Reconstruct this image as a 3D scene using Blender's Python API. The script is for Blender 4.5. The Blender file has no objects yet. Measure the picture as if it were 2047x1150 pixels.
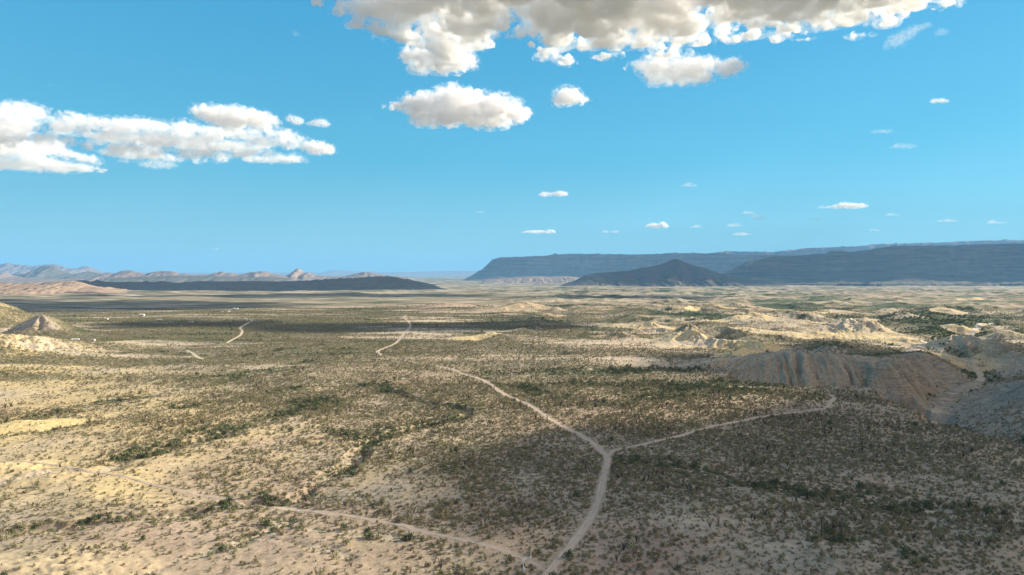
import bpy, math, random
import numpy as np
from mathutils import Vector

sc = bpy.context.scene
R = math.radians

# ------------------------------------------------------------------ camera, sky, sun, exposure
CAM_H = 100.0
cam_data = bpy.data.cameras.new("camera")
cam = bpy.data.objects.new("camera", cam_data)
sc.collection.objects.link(cam)
sc.camera = cam
cam_data.sensor_width = 36
cam_data.lens = 24.0
cam_data.clip_start = 1
cam_data.clip_end = 400000
cam.location = (0, 0, CAM_H)
cam.rotation_euler = (R(90 - 1.26), 0, 0)

SUN_AZ, SUN_EL = 67.0, 25.0          # azimuth to the right of the view direction
sun_dir = Vector((math.sin(R(SUN_AZ)) * math.cos(R(SUN_EL)), math.cos(R(SUN_AZ)) * math.cos(R(SUN_EL)), math.sin(R(SUN_EL))))

world = bpy.data.worlds.new("World")
sc.world = world
world.use_nodes = True
wn = world.node_tree
bg = wn.nodes['Background']
sky = wn.nodes.new('ShaderNodeTexSky')
sky.sky_type = 'NISHITA'
sky.sun_disc = False
sky.sun_elevation = R(SUN_EL)
sky.sun_rotation = R(SUN_AZ)
sky.altitude = 900
sky.air_density = 1.0
sky.dust_density = 0.8
sky.ozone_density = 1.5
hs = wn.nodes.new('ShaderNodeHueSaturation')
hs.inputs['Hue'].default_value = 0.49
hs.inputs['Saturation'].default_value = 1.3
tint = wn.nodes.new('ShaderNodeMix')
tint.data_type = 'RGBA'
tint.blend_type = 'MULTIPLY'
tint.inputs[0].default_value = 1.0
tint.inputs[7].default_value = (0.50, 1.52, 1.98, 1)
wn.links.new(sky.outputs[0], hs.inputs['Color'])
gam = wn.nodes.new('ShaderNodeGamma'); gam.inputs[1].default_value = .62
wn.links.new(hs.outputs[0], gam.inputs[0])
wn.links.new(gam.outputs[0], tint.inputs[6])
# added fill glow: pale sky behind the camera that lifts the shade
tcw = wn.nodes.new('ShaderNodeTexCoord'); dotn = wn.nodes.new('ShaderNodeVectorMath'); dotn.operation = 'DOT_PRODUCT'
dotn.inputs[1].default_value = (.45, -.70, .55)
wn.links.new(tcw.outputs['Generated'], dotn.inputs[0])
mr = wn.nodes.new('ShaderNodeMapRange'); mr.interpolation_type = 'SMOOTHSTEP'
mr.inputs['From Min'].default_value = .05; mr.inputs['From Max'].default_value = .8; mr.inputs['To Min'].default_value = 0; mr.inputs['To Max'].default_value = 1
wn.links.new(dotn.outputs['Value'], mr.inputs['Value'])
fill_glow = wn.nodes.new('ShaderNodeMix'); fill_glow.data_type = 'RGBA'
fill_glow.inputs[7].default_value = (4.7, 3.7, 3.4, 1)
wn.links.new(mr.outputs[0], fill_glow.inputs[0])
# dusty air: the blue pales evenly towards the horizon
sepw = wn.nodes.new('ShaderNodeSeparateXYZ'); wn.links.new(tcw.outputs['Generated'], sepw.inputs[0])
ramp = wn.nodes.new('ShaderNodeValToRGB'); wn.links.new(sepw.outputs[2], ramp.inputs[0])
re_ = ramp.color_ramp.elements
re_[0].position = 0.0; re_[0].color = (.44, .71, .80, 1); re_[1].position = .42; re_[1].color = (.055, .405, .75, 1)
mid_ = ramp.color_ramp.elements.new(.16); mid_.color = (.15, .58, .80, 1)
sc7 = wn.nodes.new('ShaderNodeVectorMath'); sc7.operation = 'SCALE'; sc7.inputs['Scale'].default_value = 6.6
wn.links.new(ramp.outputs[0], sc7.inputs[0])
dust = wn.nodes.new('ShaderNodeMix'); dust.data_type = 'RGBA'; dust.inputs[0].default_value = .6
wn.links.new(tint.outputs[2], dust.inputs[6]); wn.links.new(sc7.outputs[0], dust.inputs[7]); wn.links.new(dust.outputs[2], fill_glow.inputs[6])
wn.links.new(fill_glow.outputs[2], bg.inputs[0])
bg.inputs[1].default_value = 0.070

sun_data = bpy.data.lights.new("sun", 'SUN')
sun_data.energy = 5.0
sun_data.angle = R(0.5)
sun_data.color = (1.0, 0.88, 0.69)
sun = bpy.data.objects.new("sun", sun_data)
sc.collection.objects.link(sun)
sun.rotation_euler = sun_dir.to_track_quat('Z', 'Y').to_euler()

sc.view_settings.view_transform = 'Standard'
sc.view_settings.look = 'None'
sc.view_settings.exposure = 1.08
sc.view_settings.gamma = 1.0
sc.cycles.max_bounces = 24
sc.cycles.diffuse_bounces = 2
sc.cycles.volume_bounces = 24
sc.cycles.transparent_max_bounces = 8
sc.cycles.use_denoising = True

# ------------------------------------------------------------------ noise
_perm = np.random.RandomState(7).permutation(4096).astype(np.int32)
_ga = np.random.RandomState(8).rand(4096) * 2 * np.pi
_gx = np.cos(_ga).astype(np.float32)
_gy = np.sin(_ga).astype(np.float32)


def perlin(x, y, seed=0):
    xf = np.floor(x); yf = np.floor(y)
    xi = xf.astype(np.int32); yi = yf.astype(np.int32)
    u = (x - xf).astype(np.float32); v = (y - yf).astype(np.float32)

    def g(ix, iy, dx, dy):
        h = _perm[(_perm[(ix + seed * 131) & 4095] + iy) & 4095]
        return _gx[h] * dx + _gy[h] * dy
    n00 = g(xi, yi, u, v); n10 = g(xi + 1, yi, u - 1, v)
    n01 = g(xi, yi + 1, u, v - 1); n11 = g(xi + 1, yi + 1, u - 1, v - 1)
    su = u * u * u * (u * (u * 6 - 15) + 10); sv = v * v * v * (v * (v * 6 - 15) + 10)
    a = n00 + su * (n10 - n00); b = n01 + su * (n11 - n01)
    return (a + sv * (b - a)) * 1.5


def fbm(x, y, scale, octv=4, seed=0, gain=0.5):
    o = np.zeros(np.shape(x), np.float32); a = 1.0; s = 1.0 / scale
    for k in range(octv):
        o += a * perlin(x * s + 17.3 * k, y * s - 9.1 * k, seed + k)
        a *= gain; s *= 2.03
    return o


def ridged(x, y, scale, octv=4, seed=0, gain=0.5):
    o = np.zeros(np.shape(x), np.float32); a = 1.0; s = 1.0 / scale; w = 0
    for k in range(octv):
        o += a * (1 - np.abs(perlin(x * s + 7.7 * k, y * s + 3.1 * k, seed + k)) * 2)
        w += a; a *= gain; s *= 2.07
    return o / w


def sstep(a, b, x):
    t = np.clip((x - a) / (b - a), 0, 1)
    return t * t * (3 - 2 * t)


# ------------------------------------------------------------------ lay of the land
_BR = np.array([0, 1300, 2000, 3000, 6000, 10000, 20000, 200000], float)
_BZ = np.array([0, 0, -7, -20, -60, -85, -100, -100], float)
FPX = 1364.7                                                  # focal length of the photograph in its own pixels


def base_z(d):
    return np.interp(d, _BR, _BZ)


_dt = np.exp(np.linspace(math.log(60), math.log(60000), 4000))
_slope = (CAM_H - base_z(_dt)) / _dt


def G(px, py, z=None):
    """place in the landscape seen at photograph position (px, py)"""
    t = (py - 545.0) / FPX
    if z is None:
        d = float(np.interp(-t, -_slope, _dt))
    else:
        d = (CAM_H - z) / t
    return ((px - 1023.5) / FPX * d, d)


def Gs(pts):
    return [G(*p) for p in pts]


def poly_dist(x, y, pts, maxd):
    """distance to a polyline and arc length of the nearest point (only where nearer than maxd)"""
    P = np.array(pts, float)
    dist = np.full(x.shape, 1e9, np.float32); arc = np.zeros(x.shape, np.float32); side = np.zeros(x.shape, np.float32)
    sel = np.nonzero((x > P[:, 0].min() - maxd) & (x < P[:, 0].max() + maxd) & (y > P[:, 1].min() - maxd) & (y < P[:, 1].max() + maxd))[0]
    if len(sel) == 0:
        return dist, arc, side
    X = x[sel]; Y = y[sel]
    D = np.full(X.shape, 1e9); A = np.zeros(X.shape); S = np.zeros(X.shape); s0 = 0.0
    for (ax, ay), (bx, by) in zip(P[:-1], P[1:]):
        ex, ey = bx - ax, by - ay; L = math.hypot(ex, ey) + 1e-9
        t = np.clip(((X - ax) * ex + (Y - ay) * ey) / L ** 2, 0, 1)
        dd = np.hypot(X - ax - t * ex, Y - ay - t * ey)
        m = dd < D
        D[m] = dd[m]; A[m] = s0 + t[m] * L
        S[m] = np.sign(ex * (Y[m] - ay) - ey * (X[m] - ax))
        s0 += L
    dist[sel] = D; arc[sel] = A; side[sel] = S
    return dist, arc, side


def spline(pts, n=8):
    P = [np.array(p, float) for p in pts]; P = [2 * P[0] - P[1]] + P + [2 * P[-1] - P[-2]]; out = []
    for i in range(1, len(P) - 2):
        p0, p1, p2, p3 = P[i - 1:i + 3]
        for k in range(n):
            t = k / n
            out.append(0.5 * ((2 * p1) + (-p0 + p2) * t + (2 * p0 - 5 * p1 + 4 * p2 - p3) * t * t + (-p0 + 3 * p1 - 3 * p2 + p3) * t ** 3))
    out.append(P[-2])
    return [tuple(p) for p in out]


# roads (photograph positions -> places), and their widths
ROADS = [
    ('faint', spline(Gs([(-60, 926), (0, 931), (70, 937), (140, 950), (230, 963), (320, 982), (400, 994), (492, 1006)])), 1.8),
    ('faint', spline(Gs([(1672, 795), (1658, 788), (1610, 783), (1560, 777), (1490, 774), (1440, 778)])), 1.8),
    ('main', spline(Gs([(1085, 1165), (1110, 1132), (1145, 1090), (1175, 1050), (1196, 1005), (1207, 965), (1214, 935), (1213, 918), (1190, 897), (1160, 875),
                        (1130, 858), (1085, 830), (1040, 802), (1010, 789), (990, 775), (965, 760), (930, 748), (895, 738), (862, 731)])), 3.3),
    ('link', spline(Gs([(863, 731), (825, 726), (790, 719), (768, 713)])), 1.5),
    ('far', spline(Gs([(764, 712), (754, 705), (762, 699),
                        (785, 689), (798, 679), (806, 668), (818, 657), (820, 648), (813, 640), (806, 634), (812, 629)])), 3.3),
    ('branch', spline(Gs([(1214, 921), (1230, 908), (1270, 899), (1335, 885), (1400, 866), (1480, 847), (1560, 832), (1640, 822), (1656, 818), (1664, 804), (1672, 795)])), 2.2),
    ('left', spline(Gs([(1095, 1143), (1062, 1127), (1025, 1112), (980, 1098), (930, 1084), (870, 1069), (800, 1053), (740, 1041), (680, 1031), (600, 1019), (540, 1013), (490, 1006)])), 2.5),
    ('spur', spline(Gs([(452, 684), (470, 675), (481, 667), (483, 660), (479, 655), (490, 649), (502, 644)])), 3.4),
    ('spur', spline(Gs([(372, 699), (382, 704), (392, 711), (404, 717)])), 3.6),
    ('creek', spline(Gs([(2000, 645), (1965, 652), (1945, 662), (1900, 672), (1868, 683), (1850, 688), (1838, 696), (1818, 706), (1812, 711)])), 8.0),
]
WASHES = [
    (spline(Gs([(770, 775), (830, 800), (900, 812), (935, 822), (900, 838), (850, 846), (760, 868), (730, 890), (705, 920), (665, 950), (625, 975), (575, 1000), (500, 1004),
                (430, 1018), (340, 1030), (200, 1048), (90, 1062), (-120, 1080)])), 2.9, 4.0),
    (spline(Gs([(640, 800), (560, 830), (470, 862), (400, 885), (330, 905), (260, 925), (190, 955), (100, 955), (-60, 985)])), 1.0, 5.0),
    (spline(Gs([(560, 735), (480, 755), (380, 775), (250, 795), (120, 815), (0, 840), (-100, 855)])), 1.3, 7.0),
    (spline(Gs([(1480, 765), (1400, 770), (1300, 800), (1200, 812), (1100, 792), (1000, 765)])), 0.8, 6.0),
    (spline(Gs([(560, 1040), (520, 1062), (450, 1090), (350, 1120), (260, 1160)])), 0.8, 3.0),
    (spline(Gs([(2047, 1060), (1900, 1025), (1760, 1005), (1600, 985), (1450, 960), (1330, 935), (1240, 930)])), 0.9, 5.0),
    (spline(Gs([(-60, 800), (120, 782), (250, 770), (380, 757), (480, 745), (620, 722)])), .4, 3.0),
    (spline(Gs([(250, 705), (330, 702), (450, 712), (560, 700), (640, 690)])), .4, 4.0),
    (spline(Gs([(560, 806), (620, 793), (700, 775), (760, 768), (800, 755)])), .5, 3.0),
    (spline(Gs([(690, 868), (740, 858), (850, 836), (905, 818)])), .4, 3.0),
    (spline(Gs([(-60, 880), (140, 852), (300, 822), (470, 800), (640, 770), (740, 762)])), .4, 3.0),
    (spline(Gs([(620, 1060), (760, 1075), (900, 1100), (1000, 1120)])), .4, 2.2),
    (spline(Gs([(700, 1120), (620, 1100), (520, 1075), (440, 1100)])), .5, 2.2),
    (spline(Gs([(1240, 740), (1350, 738), (1450, 745), (1540, 770)])), 1.0, 6.0),
]
# creek canyon east of the plain
CANYON = spline([(402, 190), (350, 290), (331, 400), (336, 500), (358, 572), (388, 622), (432, 668), (500, 730), (545, 800), (560, 900), (640, 1010), (810, 1190), (1030, 1440)])
GULCH = spline([(356, 598), (330, 632), (300, 640), (262, 642), (236, 655)])

# bare hills and bluffs: crest line, crest heights, half-width, gully size, yellow, sharpness
RIDGES = [
    # fluted grey bluff
    dict(p=[(246, 735), (268, 706), (308, 694), (350, 694), (385, 700)], h=[10, 19, 20, 15, 7], w=66, lam=13, am=.85, col='grey'),
    dict(p=[(385, 700), (430, 742), (480, 800)], h=[7, 10, 8], w=60, lam=26, am=.3, col='scrub'),
    dict(p=[(372, 664), (400, 668)], h=[6, 5], w=34, lam=12, am=.25, col='wall'),
    dict(p=[(470, 600), (448, 660), (470, 720)], h=[5, 6, 6], w=60, lam=20, am=.3, col='wall'),
    dict(p=[(520, 380), (520, 500), (580, 600), (660, 700)], h=[12, 13, 11, 10], w=130, lam=26, am=.4, col='scrub'),
    # yellow bluffs
    dict(p=[G(1340, 690), G(1360, 682), G(1385, 686)], h=[3, 14, 10], w=34, lam=9, am=.4, col='yellow'),
    dict(p=[G(1385, 686), G(1430, 692), G(1480, 696), G(1512, 700), G(1530, 704)], h=[10, 11, 12, 12, 5], w=30, lam=8, am=.6, col='yellow'),
    dict(p=[G(1455, 714), G(1490, 708), G(1522, 706)], h=[3, 8, 6], w=24, lam=9, am=.45, col='yellow'),
    dict(p=[G(1375, 674), G(1400, 664)], h=[3, 13], w=36, lam=12, am=.4, col='brown'),
    dict(p=[G(1440, 668), G(1480, 676), G(1510, 684)], h=[9, 13, 8], w=44, lam=14, am=.4, col='brown'),
    dict(p=[G(1560, 705), G(1640, 702), G(1720, 700)], h=[7, 14, 8], w=60, lam=22, am=.5, col='scrub'),
    dict(p=[G(1600, 716), G(1680, 712), G(1720, 716)], h=[5, 9, 5], w=40, lam=16, am=.5, col='scrub'),
    # far bluff group by the creek
    dict(p=[G(1880, 702), G(1905, 694), G(1945, 700), G(1990, 706), G(2035, 714)], h=[8, 22, 19, 21, 8], w=52, lam=15, am=.6, col='tan'),
    dict(p=[G(1905, 708), G(1945, 712)], h=[8, 8], w=34, lam=15, am=.4, col='yellow'),
    dict(p=[G(2000, 672), G(2010, 671)], h=[12, 12], w=40, lam=20, am=.3, col='tan'),
    # pale mounds in the middle distance
    dict(p=[G(1650, 664), G(1684, 660), G(1725, 668)], h=[8, 25, 7], w=55, lam=15, am=.5, col='tan'),
    dict(p=[G(1740, 670), G(1780, 673)], h=[14, 5], w=50, lam=14, am=.45, col='tan'),
    dict(p=[G(1680, 673), G(1710, 674)], h=[8, 8], w=50, lam=20, am=.4, col='yellow'),
    dict(p=[G(1600, 640), G(1630, 641)], h=[15, 10], w=55, lam=16, am=.4, col='tan'),
    dict(p=[G(1590, 655), G(1620, 658)], h=[11, 8], w=50, lam=16, am=.4, col='tan'),
    dict(p=[G(1560, 672), G(1585, 674)], h=[7, 5], w=50, lam=20, am=.4, col='yellow'),
    dict(p=[G(1810, 638), G(1816, 638)], h=[10, 10], w=45, lam=16, am=.4, col='tan'),
    dict(p=[G(1010, 622), G(1050, 618), G(1075, 622)], h=[8, 22, 6], w=95, lam=30, am=.45, col='tan'),
    dict(p=[G(890, 616), G(905, 614)], h=[10, 10], w=120, lam=40, am=.4, col='pink'),
    dict(p=[G(1055, 602), G(1110, 603)], h=[22, 12], w=200, lam=60, am=.4, col='scrub'),
    dict(p=[G(935, 677), G(975, 674)], h=[3, 6], w=32, lam=12, am=.4, col='yellow'),
    dict(p=[G(1000, 677), G(1015, 678)], h=[7, 5], w=40, lam=16, am=.4, col='brown'),
    dict(p=[G(1245, 674), G(1262, 674)], h=[7, 5], w=34, lam=16, am=.4, col='brown'),
    dict(p=[G(1050, 676), G(1085, 680)], h=[5, 4], w=40, lam=14, am=.4, col='tan'),
    # hills at the left edge
    dict(p=[(-1030, 1330), (-925, 1210), (-900, 1180)], h=[54, 42, 12], w=115, lam=45, am=.4, col='hill'),
    dict(p=[G(60, 672), G(82, 668), G(108, 671), G(160, 672)], h=[12, 35, 11, 2], w=70, lam=22, am=.35, col='brown'),
    dict(p=[(-760, 860), (-655, 850), (-600, 880), (-560, 910)], h=[30, 21, 17, 6], w=90, lam=26, am=.45, col='hill'),
    dict(p=[(-640, 780), (-560, 760)], h=[17, 2], w=110, lam=30, am=.4, col='hill'),
    dict(p=[G(30, 846), G(75, 848)], h=[3.5, 2.5], w=24, lam=30, am=.2, col='yellow'),
    dict(p=[G(-30, 950), G(110, 960)], h=[3.5, 1.5], w=20, lam=30, am=.2, col='tan'),
    dict(p=[G(-60, 1170), G(60, 1150), G(190, 1150)], h=[5, 4, 2], w=26, lam=30, am=.2, col='tan'),
]
_rs = np.random.RandomState(5)
for _i in range(95):
    _d = 880 * (2900 / 880) ** _rs.rand(); _q = _rs.uniform(.2, .95) if _i % 3 else _rs.uniform(0, .5)
    if 240 < _q * _d < 560 and _d < 980: continue
    _a = _rs.rand() * 3.14; _l = _rs.uniform(10, 45); _k = _d / 1100
    RIDGES.append(dict(p=[(_q * _d - math.cos(_a) * _l, _d - math.sin(_a) * _l), (_q * _d, _d), (_q * _d + math.cos(_a) * _l, _d + math.sin(_a) * _l * .6)],
                       h=[_rs.uniform(2, 5), _rs.uniform(4, 11), _rs.uniform(2, 5)], w=_rs.uniform(18, 44) * _k ** .4, lam=_rs.uniform(8, 15), am=.5, col=('tan', 'tan', 'yellow', 'scrub', 'brown')[_i % 5]))
for r_ in RIDGES:
    P = np.array(r_['p']); s = np.concatenate([[0], np.cumsum(np.hypot(*np.diff(P, axis=0).T))]); r_['s'] = s

# patches of ground: photograph position and half-size there, channel, amount
PATCH = [
    # px, py, half width, half height, channel, amount
    (250, 860, 420, 90, 'veg', -.35), (60, 760, 160, 70, 'veg', -.25), (150, 950, 260, 50, 'veg', -.30), (700, 980, 190, 60, 'veg', -.3),
    (650, 1120, 330, 60, 'veg', -.45), (120, 1140, 200, 22, 'veg', -.3), (330, 1090, 330, 34, 'veg', -.25), (1450, 1070, 180, 50, 'veg', -.35), (1000, 1090, 260, 25, 'veg', -.2),
    (700, 700, 420, 50, 'veg', .5), (1150, 770, 380, 60, 'veg', .3), (650, 650, 600, 28, 'veg', .5), (1500, 900, 320, 70, 'veg', .3), (1700, 870, 260, 60, 'veg', .3),
    (1150, 960, 300, 60, 'veg', .25), (1900, 1000, 260, 80, 'veg', .25), (950, 930, 80, 50, 'veg', .3),
    (1900, 635, 90, 22, 'green', .9), (1960, 655, 50, 10, 'green', .9), (1640, 603, 70, 12, 'green', .6), (1400, 632, 70, 9, 'green', .5), (1000, 640, 130, 8, 'green', .4),
    (1760, 675, 45, 5, 'green', .9), (1800, 690, 40, 7, 'green', .7), (1880, 668, 60, 5, 'green', .8), (1700, 636, 30, 4, 'green', .7), (1780, 640, 30, 4, 'green', .7), (1310, 640, 60, 7, 'green', .4),
    (1670, 637, 14, 3, 'green', .8), (1550, 690, 110, 14, 'veg', .5), (1130, 745, 260, 6, 'green', .4), (1250, 770, 260, 9, 'green', .45), (960, 668, 40, 3, 'green', .6),
    (1450, 790, 260, 25, 'green', .35), (1290, 740, 200, 5, 'green', .5),
    (1500, 640, 500, 30, 'pale', .22), (1850, 600, 300, 14, 'pale', .22), (1250, 598, 120, 6, 'pale', .8), (1450, 592, 160, 5, 'pale', .8), (1100, 600, 100, 5, 'pale', .6), (640, 578, 330, 2.4, 'pale', 1.0), (950, 575, 150, 6, 'pale', .6),
    (150, 602, 260, 5, 'pale', .7), (180, 593, 160, 2, 'pale', .7), (150, 631, 200, 3, 'pale', .7), (560, 598, 60, 2, 'pale', .7), (1000, 700, 260, 15, 'pale', .15),
    (300, 648, 200, 3, 'yellow', .5), (100, 760, 220, 60, 'yellow', .6), (300, 850, 420, 80, 'yellow', .35), (60, 850, 70, 12, 'yellow', .9), (90, 950, 150, 40, 'yellow', .4),
    (1050, 650, 150, 12, 'pale', .3), (1700, 655, 330, 25, 'pale', .22), (2000, 690, 160, 22, 'pale', .22), (1600, 690, 60, 10, 'pink', .4), (1450, 820, 260, 40, 'pink', .5), (1150, 860, 160, 60, 'pink', .5),
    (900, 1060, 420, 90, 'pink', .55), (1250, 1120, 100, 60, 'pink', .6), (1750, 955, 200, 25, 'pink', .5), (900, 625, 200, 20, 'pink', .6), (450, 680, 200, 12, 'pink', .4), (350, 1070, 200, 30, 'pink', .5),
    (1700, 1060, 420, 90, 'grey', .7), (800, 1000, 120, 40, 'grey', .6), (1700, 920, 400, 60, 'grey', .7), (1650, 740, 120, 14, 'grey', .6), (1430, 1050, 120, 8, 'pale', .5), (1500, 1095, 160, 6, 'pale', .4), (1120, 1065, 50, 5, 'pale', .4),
    (420, 870, 55, 14, 'green', .9), (285, 918, 45, 9, 'green', .9), (560, 835, 60, 12, 'green', .45), (768, 780, 14, 12, 'green', .9), (720, 880, 25, 12, 'green', .6), (520, 995, 50, 12, 'green', .7),
    (890, 935, 45, 14, 'green', .5), (455, 1008, 26, 5, 'green', .7), (250, 1040, 120, 6, 'green', .4), (640, 930, 40, 24, 'green', .35), (160, 958, 30, 7, 'green', .5),
    (1500, 975, 50, 10, 'green', .6), (1240, 925, 30, 8, 'green', .6), (1750, 975, 80, 12, 'green', .5), (1900, 1020, 80, 12, 'green', .6), (1400, 1130, 60, 30, 'green', .35), (1650, 1090, 60, 12, 'green', .6),
]
_blobs = []
for px, py, hw, hh, ch, am in PATCH:
    cx, cy = G(px, py); y0 = G(px, py + hh)[1]; y1 = G(px, max(py - hh, 555))[1]
    _blobs.append((cx, cy, hw / FPX * cy, max((y1 - y0) / 2, 4), cx / cy, ch, am))


def ridge_mask(x, y, rd, wig=True):
    dist, arc, side = poly_dist(x, y, rd['p'], rd['w'] * 1.6)
    sel = np.nonzero(dist < rd['w'] * 1.6)[0]
    return dist, arc, side, sel


def terrain(x, y, want_masks=True):
    """height of the ground and its surface channels at many places"""
    x = x.astype(np.float64); y = y.astype(np.float64)
    r = np.hypot(x, y)
    z = base_z(np.hypot(x, y)).astype(np.float64)
    z = np.where(r > 0, base_z(np.maximum(y, r * .8)), z)
    ch = {k: np.zeros(x.shape, np.float32) for k in ('veg', 'green', 'pale', 'yellow', 'pink', 'grey', 'strata', 'road', 'bare', 'crev_shade')}
    ch['veg'] += .55
    wx = x + 60 * fbm(x, y, 400, 3, 50); wy = y + 60 * fbm(x, y, 400, 3, 60)
    # rolling ground
    near = 1 - sstep(900, 1800, r)
    z += 2.4 * fbm(x, y, 240, 4, 1) * near + (1 - near) * 6 * fbm(x, y, 600, 4, 2) * (1 - sstep(6000, 20000, r) * .5)
    z += 0.35 * fbm(x, y, 22, 3, 3) * near + .16 * fbm(x, y, 5.5, 3, 5) * (1 - sstep(500, 900, r))
    drain = ridged(wx * .6 + wy * .15, wy, 170, 3, 12)              # shallow drainage lines
    z -= 1.1 * np.clip(drain - .55, 0, 1) * near * 2
    # broken badland country to the right, in the middle distance
    bad = sstep(-.12, .1, x / np.maximum(y, 1) - .03 + .09 * fbm(x, y, 900, 2, 20)) * sstep(900, 1500, r) * (1 - sstep(6500, 9500, r)) * (y > 0)
    rg = ridged(wx, wy, 330, 4, 14)
    z += bad * (15 * np.clip(rg, 0, 1) ** 2 - 4)
    z += bad * 7 * np.clip(fbm(x, y, 130, 3, 16), 0, 1)
    # low rises in the left and centre distance
    mid = sstep(3200, 5000, r) * (1 - sstep(14000, 20000, r)) * (y > 0)
    z += mid * 26 * np.clip(ridged(wx, wy, 1300, 5, 18) - .35, 0, 1)
    if want_masks:
        ch['pale'] += bad * np.clip(.05 + .7 * fbm(wx, wy, 200, 5, 22), 0, 1) * .7 + mid * np.clip(fbm(wx * .3, wy, 300, 4, 24), 0, 1) * .7
        ch['veg'] += .18 * fbm(wx, wy, 150, 5, 26) + .3 * np.clip(drain - .45, 0, 1) - bad * .08
        ch['green'] += np.clip(fbm(x, y, 90, 4, 28) - .35, 0, 1) * .7 + bad * np.clip(fbm(wx, wy, 330, 4, 30) - .12, 0, 1) * 1.3
        streak = fbm(x * .22, y, 75, 4, 33) * sstep(420, 900, r) * (1 - bad * .5); ch['pale'] += np.clip(streak - .28, 0, 1) * 1.6; ch['veg'] -= (streak - .05) * .8; ch['green'] += np.clip(-streak - .3, 0, 1) * .8
        ch['pink'] += np.clip(fbm(x, y, 330, 4, 32) * .7, 0, 1)
        ch['grey'] += np.clip(fbm(x, y, 270, 4, 34) * .6, 0, 1)
        ch['pale'] += np.clip(fbm(x, y, 60, 4, 36) - .25, 0, 1) * .5
        jx = .9 * fbm(x, y, 40, 4, 38); jy = .9 * fbm(x, y, 40, 4, 39)
        for cx, cy, rx, ry, sl, c, am in _blobs:
            am = am * (.7 if c == 'veg' else 1)
            sel = np.nonzero((np.abs(y - cy) < ry * 2.6) & (np.abs(x - cx) < rx * 2.6 + ry * 2.6 * abs(sl)))[0]
            if len(sel) == 0:
                continue
            u = (x[sel] - cx - (y[sel] - cy) * sl) / rx + jx[sel] * .8; v = (y[sel] - cy) / ry + jy[sel] * .8
            ch[c][sel] += am * np.exp(-(u * u + v * v))
    # gully relief for the bare hills
    for k, rd in enumerate(RIDGES):
        W = rd['w']
        dist, arc, side, sel = ridge_mask(x, y, rd)
        if len(sel) == 0:
            continue
        d = dist[sel].astype(np.float64); a = arc[sel]; X = x[sel]; Y = y[sel]
        H = np.interp(a, rd['s'], rd['h'])
        # flutes run down the slope: noise along the crest, fading on the crest itself
        t0 = d / W
        ang = a / rd['lam'] + side[sel] * 31.7
        end = (a <= 0.01) | (a >= rd['s'][-1] - .01)
        P = np.array(rd['p'])
        e0 = np.arctan2(Y - P[0, 1], X - P[0, 0]) * W / rd['lam'] * .6
        e1 = np.arctan2(Y - P[-1, 1], X - P[-1, 0]) * W / rd['lam'] * .6
        ang = np.where(end, np.where(a <= .01, e0, e1 + 50), ang)
        wob = .25 * fbm(X, Y, rd['lam'] * 1.5, 3, 70 + k)
        fl = np.abs(perlin(ang * 1.0 + wob, t0 * .6 + k, 80 + k)) * 2 + np.abs(perlin(ang * 2.3 + wob * 2, t0 * 1.2 + k, 90 + k)) * .8
        fl = np.clip(fl + np.abs(perlin(ang * 4.6 + wob * 3, t0 * 2 + k, 97)) * .35, 0, 1.6)
        Weff = W * (1 + .3 * fbm(X, Y, W * 1.6, 3, 60 + k))
        t = np.clip(d / Weff, 0, 1)
        prof = (1 - t) ** 1.25 * (1 - .0 * t)
        prof = np.where(t < .12, prof * .7 + .3 * (1 - .12) ** 1.25, prof) if rd['col'] != 'hill' else prof
        depth = rd['am'] * (1 - fl * .9) * np.sin(np.pi * np.clip(t * 1.05, 0, 1)) ** .8
        add = H * np.clip(prof - depth * .45, 0, 2)
        add += (H * .06 * fbm(X, Y, 9, 3, 40) + .5 * fbm(X, Y, 4, 2, 42)) * (1 - t)
        z[sel] = z[sel] + add
        if want_masks:
            ch['crev_shade'][sel] = np.maximum(ch['crev_shade'][sel], sstep(.42, .05, fl) * np.sin(np.pi * np.clip(t, 0, 1)) ** .5 * (.85 if rd['h'][len(rd['h']) // 2] > 9 else .4))
            m = sstep(1.02, .75, t)
            c = rd['col']
            if c in ('grey', 'wall'):
                ch['pink'][sel] *= 1 - m; ch['grey'][sel] += .7 * m; ch['yellow'][sel] += .2 * m * (Y > 640); ch['strata'][sel] += m * (.22 if c == 'grey' else 1); ch['veg'][sel] -= .05 * m; ch['green'][sel] *= 1 - m; ch['bare'][sel] = np.maximum(ch['bare'][sel], m * (.9 if c == 'wall' else np.clip(1.2 * (d > 4) * sstep(345, 325, X) * sstep(255, 272, X) + .15 + .4 * fbm(X, Y, 22, 3, 58), 0, 1)))
            elif c == 'yellow':
                m = m * np.clip(.9 + .5 * fbm(X, Y, 30, 4, 57), 0, 1); ch['yellow'][sel] += 1.0 * m; ch['veg'][sel] -= .6 * m; ch['green'][sel] *= 1 - m; ch['bare'][sel] = np.maximum(ch['bare'][sel], m)
            elif c == 'tan':
                m = m * np.clip(.75 + .7 * fbm(X, Y, 45, 4, 55), 0, 1); ch['pale'][sel] += .12 * m; ch['yellow'][sel] += .3 * m; ch['veg'][sel] -= .3 * m; ch['green'][sel] *= 1 - m; ch['bare'][sel] = np.maximum(ch['bare'][sel], m * .6)
            elif c == 'brown':
                ch['pink'][sel] += .6 * m; ch['grey'][sel] += .4 * m; ch['veg'][sel] += .1 * m
            elif c == 'hill':
                ch['yellow'][sel] += .28 * m; ch['veg'][sel] += .08 * m; ch['green'][sel] *= 1 - m; ch['pink'][sel] += .3 * m * (fbm(X, Y, 60, 3, 44) > 0)
            elif c == 'pink':
                ch['pink'][sel] += .8 * m; ch['veg'][sel] -= .3 * m
            else:
                ch['grey'][sel] += .4 * m
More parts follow.
